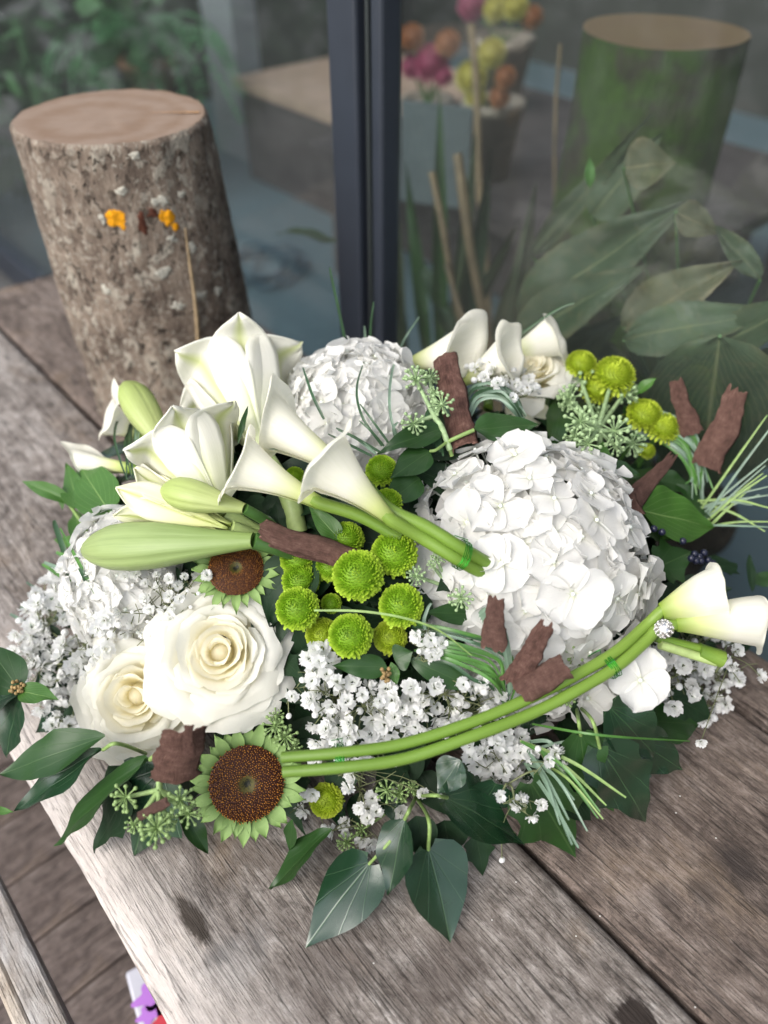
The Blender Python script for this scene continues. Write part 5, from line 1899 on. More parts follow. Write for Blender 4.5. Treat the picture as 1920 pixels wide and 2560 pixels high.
b_ = m(335, 1172, 0.97)
calla([m(430, 1180, 0.88), b_], m(200, 1152, 1.03), Vector((-.3, .2, .9)), 0.062, 0.0105, 'slender calla pointing left over the bright green leaves', 0.004, 0.012, frontcut=0.3, seed=37)

# curved front bundle ending in two callas on the right
arc = [(705, 1905), (860, 1893), (1010, 1866), (1180, 1815), (1330, 1752), (1450, 1694), (1540, 1638), (1610, 1575)]


def arcp(o, n=8, dy=0.0):
    out = []
    for i, (x, y) in enumerate(arc[:n]):
        p = P(x, y + o, 0.128 + 0.028 * (i / 7) - dy) + Vector((0, 0, random.uniform(-.0015, .0015)))
        out.append(p)
    return out


b_ = P(1652, 1528, 0.163)
calla(arcp(-9) + [b_], P(1795, 1482, 0.176), Vector((.2, .5, 1)), 0.066, 0.0185, 'upper calla of the curved front bundle at the right', 0.002, 0.002, frontcut=0.05, bell=0.9, seed=41, sr=0.0039, rs=0.0058)
b_ = P(1690, 1560, 0.158)
calla([p + Vector((0.001, -.004, -.002)) for p in arcp(9)] + [P(1645, 1572, 0.157), b_], P(1895, 1535, 0.170), Vector((.2, -.1, 1)), 0.098, 0.0190, 'lower calla of the curved front bundle running out of the right side', 0.002, 0.001, frontcut=0.06, bell=0.7, seed=45, sr=0.0039, bend=0.22, rs=0.0058)
cs = empty('cut_stems', P(1655, 1600, 0.14), 'two short cut green stems with a dark sleeve under the silver bead', 'flower stems')
stem_on(cs, [P(1640, 1594, 0.142), P(1800, 1634, 0.128)], 0.0034, 'stem_green', 10)
stem_on(cs, [P(1650, 1612, 0.140), P(1790, 1655, 0.126)], 0.0034, 'stem_pale', 10)
mb = MB().tube([P(1745, 1628, 0.1315) - Vector(WMAT[cs.name].translation), P(1806, 1648, 0.127) - Vector(WMAT[cs.name].translation)], 0.0062, 14)
put('sleeve', mb.mesh('sleeve', 'stem_green'), cs)
# wire ties and the bead


def tie(p, axis, r, label, turns=5):
    W = zframe(p, axis)
    mb = MB()
    pts = []
    for i in range(turns * 14 + 1):
        a = 2 * math.pi * i / 14
        pts.append((r * math.cos(a) * 1.25 + random.uniform(-.0004, .0004), r * math.sin(a) * 0.95, 0.0013 * (i / 14 - turns / 2) + random.uniform(-.0004, .0004)))
    mb.tube(pts, 0.00030, 5)
    mb.tube([(r, 0, 0), (r * 1.6, 0.002, 0.002), (r * 1.9, -0.003, -.006)], 0.00035, 5)
    o = put('wire_tie', mb.mesh('wire_tie', 'wire_green'), None, W)
    tag(o, label, 'wire', 'green wire ties on the stems')


tie((F3[1] + st3(0.0)[1]) * 0.5, F3[0] - F3[2], 0.0092, 'green wire wound round the middle calla stems')
a_ = (arcp(-9)[5] + arcp(9)[5]) * 0.5
tie(P(1522, 1664, a_.z), arcp(0)[6] - arcp(0)[4], 0.0076, 'green wire wound round the curved bundle near the hydrangea')
a_ = P(852, 1893, 0.128)
tie(a_, arcp(0)[2] - arcp(0)[0], 0.0076, 'green wire wound round the left end of the curved bundle')
bd = empty('silver_bead', P(1660, 1572, 0.178), 'round filigree silver bead on the right calla stems', 'bead')
r_ = sz(50, P(1660, 1572, 0.178)) * 0.5
mb = MB().ball((0, 0, 0), r_ * 0.86, 20, 14)
for i in range(46):
    f = (i + .5) / 46
    th, ph = math.acos(1 - 2 * f), i * 2.39996
    q = Vector((math.sin(th) * math.cos(ph), math.sin(th) * math.sin(ph), math.cos(th))) * r_ * 0.86
    W = zframe(q, q)
    ring = [W @ Vector((r_ * 0.15 * math.cos(a), r_ * 0.15 * math.sin(a), r_ * .05)) for a in np.linspace(0, 2 * math.pi, 8)]
    mb.tube(ring, r_ * 0.05, 5, False)
    mb.ball(q * 1.03, r_ * 0.06, 6, 4)
put('bead', mb.mesh('bead', 'silver'), bd)

# ---- pompons
for (x, y, d, k, mt, lab) in (
        (895, 1436, 140, 1.02, 'mum_green', 'largest green pompon in the middle right under the long bark strip end'),
        (986, 1381, 126, 0.98, 'mum_green', 'green pompon touching the calla stems beside the big hydrangea'),
        (743, 1520, 118, 1.0, 'mum_green', 'green pompon touching the right rim of the large open rose'),
        (1003, 1512, 120, 1.0, 'mum_green', 'green pompon beside the dark leaves left of the lower bark pieces'),
        (876, 1588, 120, 1.02, 'mum_green', 'lowest green pompon of the middle group, just above the baby\'s breath'),
        (975, 1592, 92, 0.94, 'mum_yellow', 'yellowish pompon half hidden below and between two green ones'),
        (805, 1585, 90, 0.93, 'mum_yellow', 'yellowish pompon half hidden right of the large open rose'),
        (745, 1395, 100, 0.90, 'mum_green', 'shaded green pompon under the left end of the long bark strip'),
        (752, 1450, 104, 0.90, 'mum_green', 'shaded green pompon between the rose and the largest pompon'),
        (866, 1345, 96, 0.90, 'mum_green', 'shaded green pompon behind the long bark strip'),
        (826, 1414, 84, 0.91, 'mum_green', 'green pompon squeezed between bark strip and largest pompon'),
        (828, 1508, 56, 0.88, 'mum_green', 'tiny deep green pompon under the largest one'),
        (954, 1174, 88, 0.94, 'mum_green', 'green pompon among ivy leaves behind the middle callas'),
        (736, 1190, 56, 0.95, 'mum_green', 'small green pompon peeking between two callas'),
        (968, 1256, 84, 0.93, 'mum_green', 'shaded green pompon behind the middle calla stems'),
        (815, 2002, 93, 0.98, 'mum_yellow', 'lone yellow green pompon at the front right of the sunflower'),
        (1454, 908, 84, 0.99, 'mum_yellow', 'topmost yellow green pompon at the rear right'),
        (1536, 936, 116, 0.99, 'mum_yellow', 'large yellow green pompon above the berry cluster'),
        (1388, 972, 48, 0.99, 'mum_yellow', 'small yellow green pompon beside the rear cream rose'),
        (1494, 970, 90, 0.95, 'mum_yellow', 'yellow green pompon veiled by the berry cluster'),
        (1612, 1036, 100, 0.97, 'mum_yellow', 'yellow green pompon above the curved grey grass'),
        (1660, 1066, 90, 0.97, 'mum_yellow', 'yellow green pompon under the curved grey grass'),
        (1618, 1126, 46, 0.94, 'mum_yellow', 'little yellow green pompon deep under the curved grass')):
    mum(x, y, d, lab, k, mt)

# ---- sunflowers
p = m(617, 1958, 1.07)
sunflower(p, tocam(p) * 0.8 + Vector((0.05, -0.25, 0.05)), sz(186, p), 'stripped sunflower with brown disc and green bracts at the front', 30)
p = m(590, 1422, 0.93)
sunflower(p, tocam(p) * 0.5 + Vector((0, -.1, .6)), sz(138, p), 'smaller stripped sunflower half hidden behind the large open rose', 24, 1.15)

# ---- bark strips
bark(m(908, 1408, 0.97), m(655, 1325, 1.05), 62, 'long dark bark strip lying across the middle above the pompons', curl=2.0, roll=0.35)
bark(m(905, 1425, 0.95), m(672, 1352, 1.03), 30, 'narrow bark splinter just below the long dark bark strip', curl=1.0)
bark(m(1165, 1120, 0.96), m(1112, 902, 1.06), 80, 'upright dark bark strip between the two big hydrangeas', curl=2.2, roll=-0.3, tear=0.03, th=0.0035)
bark(m(1730, 1085, 0.94), m(1690, 950, 1.04), 56, 'slim upright bark strip behind the curved grass at the right', curl=1.8, taper=0.55)
bark(m(1765, 1165, 0.95), m(1850, 975, 1.05), 84, 'tall frayed bark strip leaning right in front of the glass', curl=1.7, tear=0.10, taper=0.55)
bark(m(1555, 1290, 0.98), m(1672, 1140, 1.05), 62, 'torn bark strip leaning beside the large fresh green leaf', curl=1.1, roll=0.3, taper=0.4, tear=0.15)
bark(m(1580, 1295, 0.99), m(1545, 1215, 1.02), 70, 'short ragged bark stub at the right rim of the big hydrangea', curl=1.0, tear=0.2)
bark(P(440, 1940, 0.105), P(462, 1812, 0.150), 124, 'broad smooth bark plate under the smaller rose', curl=1.4, tear=0.08, roll=0.2)
bark(P(470, 1890, 0.135), P(476, 1812, 0.160), 28, 'narrow bark sliver standing on the broad plate under the roses', curl=1.0, tear=0.05)
bark(m(1235, 1620, 1.10), m(1236, 1492, 1.14), 62, 'flat reddish bark strip at the lower left rim of the big hydrangea', curl=1.4, tear=0.12, taper=0.6)
bark(m(1285, 1715, 1.10), m(1365, 1556, 1.18), 82, 'pointed reddish bark strip standing over the curved stems', curl=1.5, tear=0.12, taper=0.45)
bark(m(1300, 1730, 1.12), m(1418, 1664, 1.17), 72, 'rolled reddish bark curl lying over the curved stems', curl=3.0, tear=0.06)
bark(P(352, 2040, 0.10), P(422, 2000, 0.115), 26, 'small dark bark roll among the lower left berries', curl=3.0, tear=0.03)

# ---- baby's breath
gyp(scatter([(30, 1590), (70, 1500), (110, 1440), (190, 1400), (250, 1460), (300, 1540), (290, 1600), (232, 1660), (215, 1740), (250, 1850), (160, 1870), (110, 1790), (60, 1720), (20, 1650)], 82, (0.93, 1.06), 25, 3),
    m(230, 1680, 0.78), 'large cloud of baby\'s breath at the left of the roses', (42, 62), 0.15, 12)
gyp(scatter([(200, 1480), (260, 1430), (420, 1440), (520, 1440), (470, 1540), (380, 1590), (260, 1590)], 42, (0.95, 1.03), 26, 4),
    m(360, 1560, 0.82), 'thin veil of baby\'s breath over the left hydrangea', (22, 42), 0.3, 9)
gyp(scatter([(765, 1600), (815, 1620), (850, 1700), (1000, 1720), (1240, 1700), (1290, 1770), (1200, 1800), (1050, 1840), (880, 1880), (790, 1860), (770, 1760)], 105, (0.93, 1.03), 24, 6),
    m(1000, 1790, 0.80), 'dense band of baby\'s breath in the middle above the curved stems', (40, 60), 0.15, 12)
gyp([m(x, y, 1.02) for (x, y) in ((1040, 1590), (1075, 1600), (1048, 1628), (1092, 1632), (1062, 1618), (1078, 1642), (1104, 1608))],
    m(1060, 1660, 0.86), 'small tuft of baby\'s breath beside the dark grass loop', (34, 50), 0.15, 2)
gyp([m(x, y, random.uniform(.97, 1.04)) for (x, y) in ((790, 1908), (776, 1928), (852, 1885), (870, 1930), (890, 1915), (915, 1905), (880, 1940), (990, 1908), (764, 1990), (758, 2025), (870, 1968), (928, 1995), (912, 2020), (940, 2030), (920, 2044), (810, 2068), (830, 2078), (862, 2062), (868, 2082), (905, 2100), (925, 2110), (1000, 2032), (898, 2020), (1055, 1982), (1100, 1990), (780, 1985), (895, 2140))],
    m(900, 1975, 0.84), 'scattered baby\'s breath below the left end of the curved stems', (34, 50), 0.15, 7)
gyp(scatter([(1160, 1870), (1220, 1840), (1300, 1835), (1330, 1880), (1310, 1950), (1230, 1960), (1180, 1920)], 32, (0.96, 1.04), 24, 8),
    m(1230, 1930, 0.82), 'baby\'s breath clump under the right part of the curved stems', (40, 60), 0.12, 5)
gyp([P(x, y, z) for (x, y, z) in ((1303, 2000, .075), (1352, 2012, .07), (1292, 2015, .075), (1330, 2040, .065), (1255, 2150, .02), (1345, 1872, .11), (1390, 1880, .10), (1370, 1900, .10), (1250, 1990, .09), (1400, 1910, .085))],
    P(1270, 1960, 0.08), 'few loose baby\'s breath blossoms over the dark lobed leaf', (36, 50), 0.1, 3)
gyp(scatter([(1640, 1620), (1740, 1630), (1800, 1650), (1850, 1690), (1830, 1740), (1790, 1800), (1680, 1790), (1650, 1740)], 58, (0.94, 1.06), 23, 10),
    m(1690, 1690, 0.80), 'baby\'s breath spray hanging over the right side of the table', (34, 56), 0.15, 8)
gyp(scatter([(1690, 1555), (1830, 1540), (1835, 1600), (1700, 1620)], 18, (0.90, 0.97), 24, 12),
    m(1740, 1620, 0.80), 'shaded baby\'s breath under the right callas', (32, 46), 0.25, 4)
gyp([P(x, y, z) for (x, y, z) in ((1825, 1590, .09), (1845, 1625, .085), (1812, 1650, .09), (1830, 1665, .085), (1900, 1690, .06), (1850, 1705, .06), (1752, 1855, .05))],
    P(1790, 1680, 0.09), 'single stray baby\'s breath buds beyond the table edge', (30, 44), 0.35, 2)
gyp(scatter([(1165, 915), (1230, 895), (1310, 930), (1345, 980), (1290, 1000), (1220, 960), (1180, 950)], 22, (1.02, 1.06), 20, 14),
    m(1260, 990, 0.93), 'baby\'s breath at the rear in front of the pale cream rose', (26, 44), 0.2, 5)
gyp([m(x, y, 0.98) for (x, y) in ((722, 1790), (755, 1700), (770, 1650), (790, 1630), (730, 1740))], m(770, 1760, 0.85), 'stray baby\'s breath right under the large open rose', (36, 44), 0.1, 2)

# ---- ivy berries
berries(m(1500, 1140, 0.93), [(1452, 950, 84, 1.03), (1425, 995, 70, 1.02), (1560, 985, 74, 1.03), (1530, 950, 60, 1.0), (1452, 1055, 84, 1.04), (1536, 1078, 88, 1.05), (1470, 1110, 76, 1.03), (1580, 1110, 70, 1.01), (1437, 1095, 60, 1.0), (1500, 1035, 60, 1.0), (1538, 1115, 56, 1.02), (1420, 1010, 50, 1.0)],
        'big cluster of green ivy berries at the rear right below the pompons', 'berry_pale', 0.0022, m(1495, 1075, 1.0))
berries(m(1125, 1125, 0.95), [(1040, 950, 70, 1.04), (1105, 1012, 66, 1.05), (1034, 1060, 66, 1.02), (1075, 945, 50, 1.02), (1085, 985, 40, 1.02)],
        'green ivy berries left of the upright bark strip', 'berry_pale', 0.0020, m(1085, 1040, 1.01))
berries(P(405, 1920, 0.10), [(315, 1993, 78, -.100), (450, 2000, 72, -.105), (392, 2070, 90, -.098), (470, 2035, 66, -.095), (335, 2062, 46, -.09), (415, 2050, 60, -.09)],
        'green ivy berries at the lower left beside the sunflower', 'berry_green', 0.0018, P(398, 1975, 0.105))
berries(m(760, 1880, 0.86), [(688, 1815, 64, 0.97), (714, 1842, 64, 0.97), (690, 1790, 40, 0.95), (735, 1870, 46, 0.95)],
        'green ivy berries between the large rose and the sunflower', 'berry_green', 0.0014)
berries(m(1010, 2000, 0.9), [(968, 1975, 60, 0.97), (1000, 1982, 56, 0.97), (1030, 1968, 36, 0.97), (866, 2105, 50, 0.97), (905, 2075, 40, 0.95)],
        'green ivy berries just left of the glossy front leaves', 'berry_green', 0.0014)
berries(m(1125, 1470, 0.93), [(1040, 1440, 54, 0.98), (1152, 1496, 64, 1.0), (1092, 1400, 40, 0.99), (1080, 1412, 30, 0.99)],
        'dull green ivy berries between pompons and the big hydrangea', 'berry_pale', 0.0016)
berries(m(1400, 1720, 0.95), [(1434, 1640, 66, 1.03), (1414, 1738, 62, 1.05), (1368, 1620, 40, 1.02), (1385, 1600, 34, 1.02), (1440, 1615, 36, 1.02)],
        'yellow green ivy berries on the curved stems by the bark curl', 'berry_green', 0.0013)

# ---- bear grass
gr = empty('grass_bundle', m(1250, 1760, 0.95), 'dark green grass blades looped beside the reddish bark pieces', 'grass blades', 'bundles of bear grass in the arrangement')
for i in range(13):
    f = i / 12
    x0, y0 = 1025 + 20 * f + random.uniform(-8, 8), 1560 + 90 * f
    a = [m(x0, y0, 0.95), m(1110 + 22 * (1 - f), 1578 + 80 * f, 1.0 + 0.04 * (1 - f)), m(1210 + 55 * (1 - f) - 20 * f, 1620 + 68 * f, 1.03), m(1245 + 35 * (1 - f) - 10 * f, 1690 + 25 * f, 1.03), m(1272 - 14 * f, 1755 + random.uniform(-6, 12), 0.99)]
    blade(gr, [jit(z_, .0025) for z_ in a], sz(random.uniform(7, 11), a[1]), random.choice(['grass_green', 'grass_grey', 'grass_dark']), 7, twist=random.uniform(-.8, .8))
gr = empty('grass_bundle', m(1240, 1700, 0.97), 'pale grey green grass loop over the flat reddish bark strip', 'grass blades', 'bundles of bear grass in the arrangement')
for i in range(3):
    a = [m(1190 + 6 * i, 1545 + 5 * i, 1.01), m(1215 + 4 * i, 1524 + 4 * i, 1.05), m(1245 + 6 * i, 1560 + 5 * i, 1.07), m(1264 + 5 * i, 1640, 1.06), m(1272 + 3 * i, 1720, 1.03), m(1262, 1750, 0.99)]
    blade(gr, a, sz(11, a[1]), 'grass_grey', 7)
a = [m(785, 1526, 1.06), m(900, 1528, 1.07), m(1010, 1545, 1.08), m(1100, 1578, 1.07), m(1180, 1640, 1.04)]
blade(gr, a, sz(6, a[1]), 'petiole', 7)
a = [m(1063, 1575, 1.03), m(1060, 1550, 1.05), m(1070, 1520, 1.06), m(1078, 1508, 1.06)]
blade(gr, a, sz(9, a[1]), 'grass_grey', 7)
gr = empty('grass_bundle', m(1240, 1010, 0.95), 'grey grass bundle arching between bark strip and rear rose', 'grass blades', 'bundles of bear grass in the arrangement')
for i in range(12):
    f = i / 11
    a = [m(1150 + 22 * f, 1010 + 40 * f, 0.97), m(1185 + 15 * f, 960 + 44 * f, 1.01), m(1235 + 10 * f, 955 + 42 * f, 1.03), m(1282 - 8 * f, 985 + 36 * f, 1.02), m(1310 - 10 * f, 1040 + 14 * f, 0.97)]
    a = [jit(q, 0.002) for q in a]
    blade(gr, a, sz(8, a[1]), random.choice(['grass_grey', 'grass_dark', 'grass_grey']), 6)
for i in range(7):
    a = [m(1060 + 8 * i, 1080 + 10 * i, 0.95), m(1068 + 4 * i, 1030, 0.99), m(1095 + 5 * i, 1015 - 4 * i, 1.0), m(1125, 1040, 0.99)]
    blade(gr, a, sz(7, a[1]), 'grass_dark', 6)
gr = empty('grass_bundle', m(1600, 1080, 0.95), 'arching grey grass bundle falling right below the pompons', 'grass blades', 'bundles of bear grass in the arrangement')
for i in range(17):
    f = i / 16
    a = [m(1565 + 20 * f, 1055 + 30 * f, 0.97), m(1640 + 10 * f, 1040 + 55 * f, 1.02), m(1720 - 20 * f, 1072 + 65 * f, 1.03), m(1755 - 25 * f, 1130 + 60 * f, 1.02), m(1768 - 40 * f + random.uniform(-10, 10), 1215 + random.uniform(-20, 40), 0.98)]
    a = [jit(q, 0.003) for q in a]
    blade(gr, a, sz(random.uniform(6, 11), a[1]), random.choice(['grass_grey', 'grass_grey', 'grass_green']), 6, twist=random.uniform(-1, 1))
gr = empty('grass_bundle', m(1760, 1290, 0.95), 'fan of straight grey grass tips sticking out at the right side', 'grass blades', 'bundles of bear grass in the arrangement')
for (x, y) in ((1925, 1035), (1930, 1050), (1925, 1165), (1930, 1210), (1915, 1195), (1908, 1240), (1930, 1235), (1880, 1260), (1926, 1275), (1930, 1300), (1928, 1320), (1926, 1335), (1890, 1215), (1912, 1188), (1930, 1140)):
    a0 = m(1740 + random.uniform(-15, 20), 1265 + random.uniform(-15, 75), 0.97)
    a1 = m(x + random.uniform(-15, 8), y + random.uniform(-8, 8), 1.12)
    md_ = (a0 + a1) * 0.5 + Z * random.uniform(0, 0.006)
    blade(gr, [a0, md_, a1], sz(random.uniform(4, 7), a1), random.choice(['grass_grey', 'grass_grey', 'petiole']), 6)
gr = empty('grass_bundle', m(1310, 1890, 0.95), 'bundle of cut grey grass tips over the dark lobed leaf at the front right', 'grass blades', 'bundles of bear grass in the arrangement')
for (x, y, mt) in ((1468, 2078, 0), (1446, 2120, 0), (1430, 2112, 0), (1422, 2050, 0), (1400, 2062, 0), (1516, 2014, 1), (1508, 2048, 1), (1450, 1948, 0), (1414, 1908, 0), (1565, 1994, 1), (1500, 2030, 2), (1495, 2046, 2), (1555, 1870, 0), (1436, 2000, 0)):
    a0 = m(1300 + random.uniform(0, 25), 1850 + random.uniform(0, 60), 1.02)
    a1 = P(x, y, random.uniform(0.075, 0.10))
    md_ = (a0 + a1) * 0.5 + Z * random.uniform(0.004, 0.014)
    blade(gr, [a0, md_, a1], sz(random.uniform(7, 11), a1), ['grass_grey', 'petiole', 'grass_green'][mt], 6)
a = [m(1330, 1810, 0.98), P(1500, 1838, 0.12), P(1725, 1853, 0.07)]
blade(gr, a, sz(6, a[2]), 'grass_green', 7)
gr = empty('grass_bundle', m(900, 1120, 0.95), 'thin dark grass blades rising in front of the rear hydrangea', 'grass blades', 'bundles of bear grass in the arrangement')
for pts in (((1000, 1110, .98), (975, 1030, 1.05), (980, 930, 1.06), (1010, 850, 1.06), (1048, 792, 1.06)), ((955, 1115, .98), (905, 1040, 1.05), (892, 970, 1.06), (910, 902, 1.06)),
            ((975, 1112, .98), (930, 1050, 1.05), (900, 1010, 1.06)), ((810, 1048, 1.0), (780, 985, 1.05), (757, 918, 1.07)), ((870, 890, .97), (852, 800, 1.0), (830, 700, 1.0), (824, 668, 1.0)),
            ((925, 890, .97), (926, 820, 1.0), (934, 755, 1.0)), ((915, 890, .97), (913, 850, 1.0), (911, 815, 1.0)), ((1115, 900, 1.0), (1132, 850, 1.04), (1154, 797, 1.05)),
            ((1200, 910, 1.0), (1330, 815, 1.05), (1400, 770, 1.06), (1436, 758, 1.06)), ((950, 1130, .97), (880, 1090, 1.02), (840, 1070, 1.04)), ((930, 1140, .97), (860, 1105, 1.02), (820, 1085, 1.03)),
            ((940, 1135, .97), (890, 1095, 1.01), (845, 1075, 1.02)), ((990, 1100, .98), (984, 1070, 1.03), (995, 1055, 1.04)), ((730, 1122, 1.05), (690, 1121, 1.07), (650, 1119, 1.08)),
            ((960, 1115, .98), (925, 1075, 1.04), (898, 1052, 1.05))):
    a = [m(*q) for q in pts]
    blade(gr, a, sz(random.uniform(5.5, 8), a[1]), random.choice(['grass_dark', 'grass_grey', 'grass_dark']), 8)
gr = empty('grass_bundle', m(340, 1080, 0.93), 'dark grass loops in front of the small left calla', 'grass blades', 'bundles of bear grass in the arrangement')
for i in range(8):
    a = [m(352 + 4 * i, 1042 + 2 * i, 1.0), m(330 + 3 * i, 1060, 1.03), m(315 + 5 * i, 1110, 1.03), m(318 + 6 * i, 1190, 0.97)]
    blade(gr, [jit(q, .002) for q in a], sz(6, a[1]), random.choice(['grass_dark', 'grass_grey']), 6)
a = [m(345, 1042, 1.02), m(300, 1045, 1.06), m(286, 1090, 1.07), (m(300, 1150, 1.05)), m(318, 1200, 1.0)]
blade(gr, a, sz(6, a[1]), 'grass_dark', 7)
gr = empty('grass_bundle', m(170, 1440, 0.95), 'dark grass blades sticking out left above the baby\'s breath', 'grass blades', 'bundles of bear grass in the arrangement')
for pts in (((190, 1440, .97), (165, 1390, 1.02), (140, 1320, 1.05), (135, 1300, 1.05)), ((200, 1450, .97), (175, 1400, 1.02), (140, 1380, 1.04)), ((260, 1520, .97), (180, 1440, 1.02), (110, 1405, 1.05)),
            ((270, 1525, .97), (190, 1465, 1.02), (105, 1410, 1.04)), ((255, 1510, 1.0), (215, 1440, 1.05), (150, 1320, 1.07)), ((180, 1560, .95), (110, 1490, 1.0), (66, 1455, 1.04)),
            ((150, 1540, .95), (80, 1560, 1.0), (25, 1535, 1.04)), ((190, 1500, .95), (120, 1500, 1.0), (50, 1520, 1.04)), ((240, 1520, 1.0), (215, 1450, 1.05), (198, 1420, 1.06))):
    a = [m(*q) for q in pts]
    blade(gr, a, sz(random.uniform(9, 15), a[1]), random.choice(['grass_dark', 'grass_green', 'grass_grey']), 7)
b_ = P(-10, 2028, -0.02)
fl = empty('fallen_leaf', b_, 'blurred pale green leaf tip at the far left below the table edge', 'leaf')
leaf_on(fl, P(-70, 2020, 0.02), P(28, 2026, 0.03), 26, 'long', 'leaf_bright', Z)

# ================================================================== BEHIND THE GLASS
# mossy stump
q = ray(1657, 85)
t = 0.93 / q.y * 1.28
sp_ = CAM + q * t
ms = empty('mossy_stump', Vector((sp_.x, sp_.y, FLOOR + 0.004)), 'dark mossy tree stump behind the right glass pane', 'stump')
hh = sp_.z - FLOOR
rr_ = sz(405, sp_) * 0.5
mb = MB()


def msf(a, t):
    g = 2 * math.pi * a
    r = rr_ * (1.12 - 0.12 * t + 0.03 * math.cos(3 * g) + 0.03 * mnoise.noise(Vector((math.cos(g) * 2, math.sin(g) * 2, t * 4))) + 0.012 * mnoise.noise(Vector((math.cos(g) * 7, math.sin(g) * 7, t * 9))))
    return (r * math.cos(g), r * math.sin(g), hh * t)


mb.grid(msf, 72, 30)
put('bark', mb.mesh('bark', 'mossy_bark'), ms)
mb = MB().grid(lambda a, t: (msf(a, 1)[0] * (1 - t), msf(a, 1)[1] * (1 - t), hh + 0.002 * t), 72, 4)
put('cut_face', mb.mesh('cut_face', 'mossy_cut'), ms)

# peace lily: big pleated leaves
pv = GV + 0.25
pot_p = G(1640, 1330, pv + 0.12)
pl = empty('peace_lily_plant', Vector((pot_p.x, pot_p.y, FLOOR + 0.004)), 'large leaved green plant with browning tips behind the right glass', 'potted plant')
mb = MB()
prof = [(0.0, 0.0), (0.075, 0.0), (0.10, 0.17), (0.112, 0.17), (0.112, 0.19), (0.10, 0.19), (0.095, 0.165), (0.0, 0.165)]


def lathe(prof, n, sc=1.0):
    def fn(a, t):
        i = min(len(prof) - 2, int(t * (len(prof) - 1)))
        f = t * (len(prof) - 1) - i
        r = (prof[i][0] + (prof[i + 1][0] - prof[i][0]) * f) * sc
        z = (prof[i][1] + (prof[i + 1][1] - prof[i][1]) * f) * sc
        return (r * math.cos(2 * math.pi * a), r * math.sin(2 * math.pi * a), z)
    return fn, n, len(prof) - 1


fn, a_, b__ = lathe(prof, 40)
put('pot', MB().grid(fn, 40, 7).mesh('pot', 'soil', False), pl)
crown = Vector((pot_p.x, pot_p.y, FLOOR + 0.19))
for (bx, by, tx, ty, w, dv, mt, fo, nv) in (
        (1300, 790, 1680, 500, 190, 0.10, 'peace_leaf', 0.1, 0), (1290, 850, 1590, 660, 150, 0.06, 'peace_leaf', 0.14, 0),
        (1560, 420, 1690, 400, 130, 0.16, 'peace_dry', 0.2, 0), (1480, 540, 1640, 340, 130, 0.20, 'peace_leaf', 0.2, 0),
        (1560, 820, 1830, 650, 150, 0.10, 'peace_dry', 0.12, 0), (1560, 850, 1930, 760, 140, 0.07, 'peace_leaf', 0.12, 0),
        (1800, 840, 1745, 1300, 330, 0.05, 'peace_leaf', 0.06, 0), (1960, 780, 1660, 910, 120, 0.08, 'peace_leaf', 0.16, 0),
        (1690, 530, 1800, 580, 90, 0.12, 'peace_dry', 0.15, 0), (1900, 700, 1780, 540, 60, 0.14, 'peace_leaf', 0.2, 0),
        (1560, 1000, 1420, 760, 100, 0.16, 'peace_leaf', 0.2, 0), (1960, 860, 1850, 1260, 190, 0.10, 'peace_leaf', 0.1, 0),
        (1380, 930, 1560, 780, 90, 0.14, 'peace_leaf', 0.15, 0), (1330, 640, 1600, 300, 60, 0.18, 'peace_leaf', 0.2, 0)):
    b_, t_ = G(bx, by, GV + dv + 0.02), G(tx, ty, GV + dv + 0.05)
    nr = tocam((b_ + t_) * 0.5) + Z * 0.5
    leaf_on(pl, b_, t_, w, 'ovate', mt, nr, fold=fo, bend=0.3, wave=0.05, nu=14, nv=56)
    stem_on(pl, [crown, (crown + b_) * 0.5 + Vector((0, 0, 0.05)), b_], 0.0018, 'stem_dark', 6)
# young bright shoot
b_, t_ = G(1475, 470, GV + 0.12), G(1474, 395, GV + 0.12)
leaf_on(pl, b_, t_, 26, 'lance', 'leaf_bright', tocam(b_), fold=0.3)
for (x, y, x2, y2, w) in ((1010, 1000, 960, 560, 60), (1080, 1000, 1015, 400, 36), (1120, 1000, 1190, 330, 40), (1150, 1000, 1230, 360, 44), (1190, 1000, 1330, 560, 40), (1000, 1000, 985, 440, 40), (1250, 1000, 1340, 460, 50), (1060, 1000, 1290, 560, 40), (1100, 1000, 1100, 220, 40), (1160, 900, 1040, 620, 40)):
    b_, t_ = G(x, y, GV + 0.3), G(x2, y2, GV + 0.34)
    leaf_on(pl, b_, t_, w, 'lance', random.choice(['peace_leaf', 'ivy_mid', 'leaf_deep']), tocam(b_) + Z * .3, fold=0.2, bend=0.1)

# bamboo sticks
for i, (x, y, x2, y2, w, dv, lab) in enumerate(((1178, 60, 1198, 400, 18, 0.62, 'tall straight pale cane behind the glass among the flower pots'),
                                               (1075, 430, 1160, 830, 18, 0.26, 'leaning tan cane nearest the dark door frame'), (1140, 385, 1215, 830, 26, 0.30, 'thick brownish leaning cane behind the glass'),
                                               (1400, 110, 1385, 480, 8, 0.5, 'thin dark rod left of the mossy stump'), (1120, 660, 1160, 800, 14, 0.2, 'short tan cane low behind the glass'))):
    a_, b_ = G(x, y, GV + dv), G(x2, y2, GV + dv - 0.03)
    d_ = (b_ - a_).normalized()
    e_ = b_ + d_ * 0.5
    if e_.z < FLOOR + 0.01:
        e_ = a_ + d_ * ((FLOOR + 0.012 - a_.z) / d_.z)
    pts = [a_ + (e_ - a_) * (k / 10) + Vector((0.003 * math.sin(k * 1.3 + i), 0, 0)) for k in range(11)]
    r_ = sz(w, a_) * 0.5
    o = put('garden_cane', MB().tube(pts, [r_ * (1.12 if k % 3 == 1 else 1) for k in range(11)], 8).mesh('garden_cane', 'bamboo'))
    tag(o, lab, 'cane', 'canes behind the right glass')

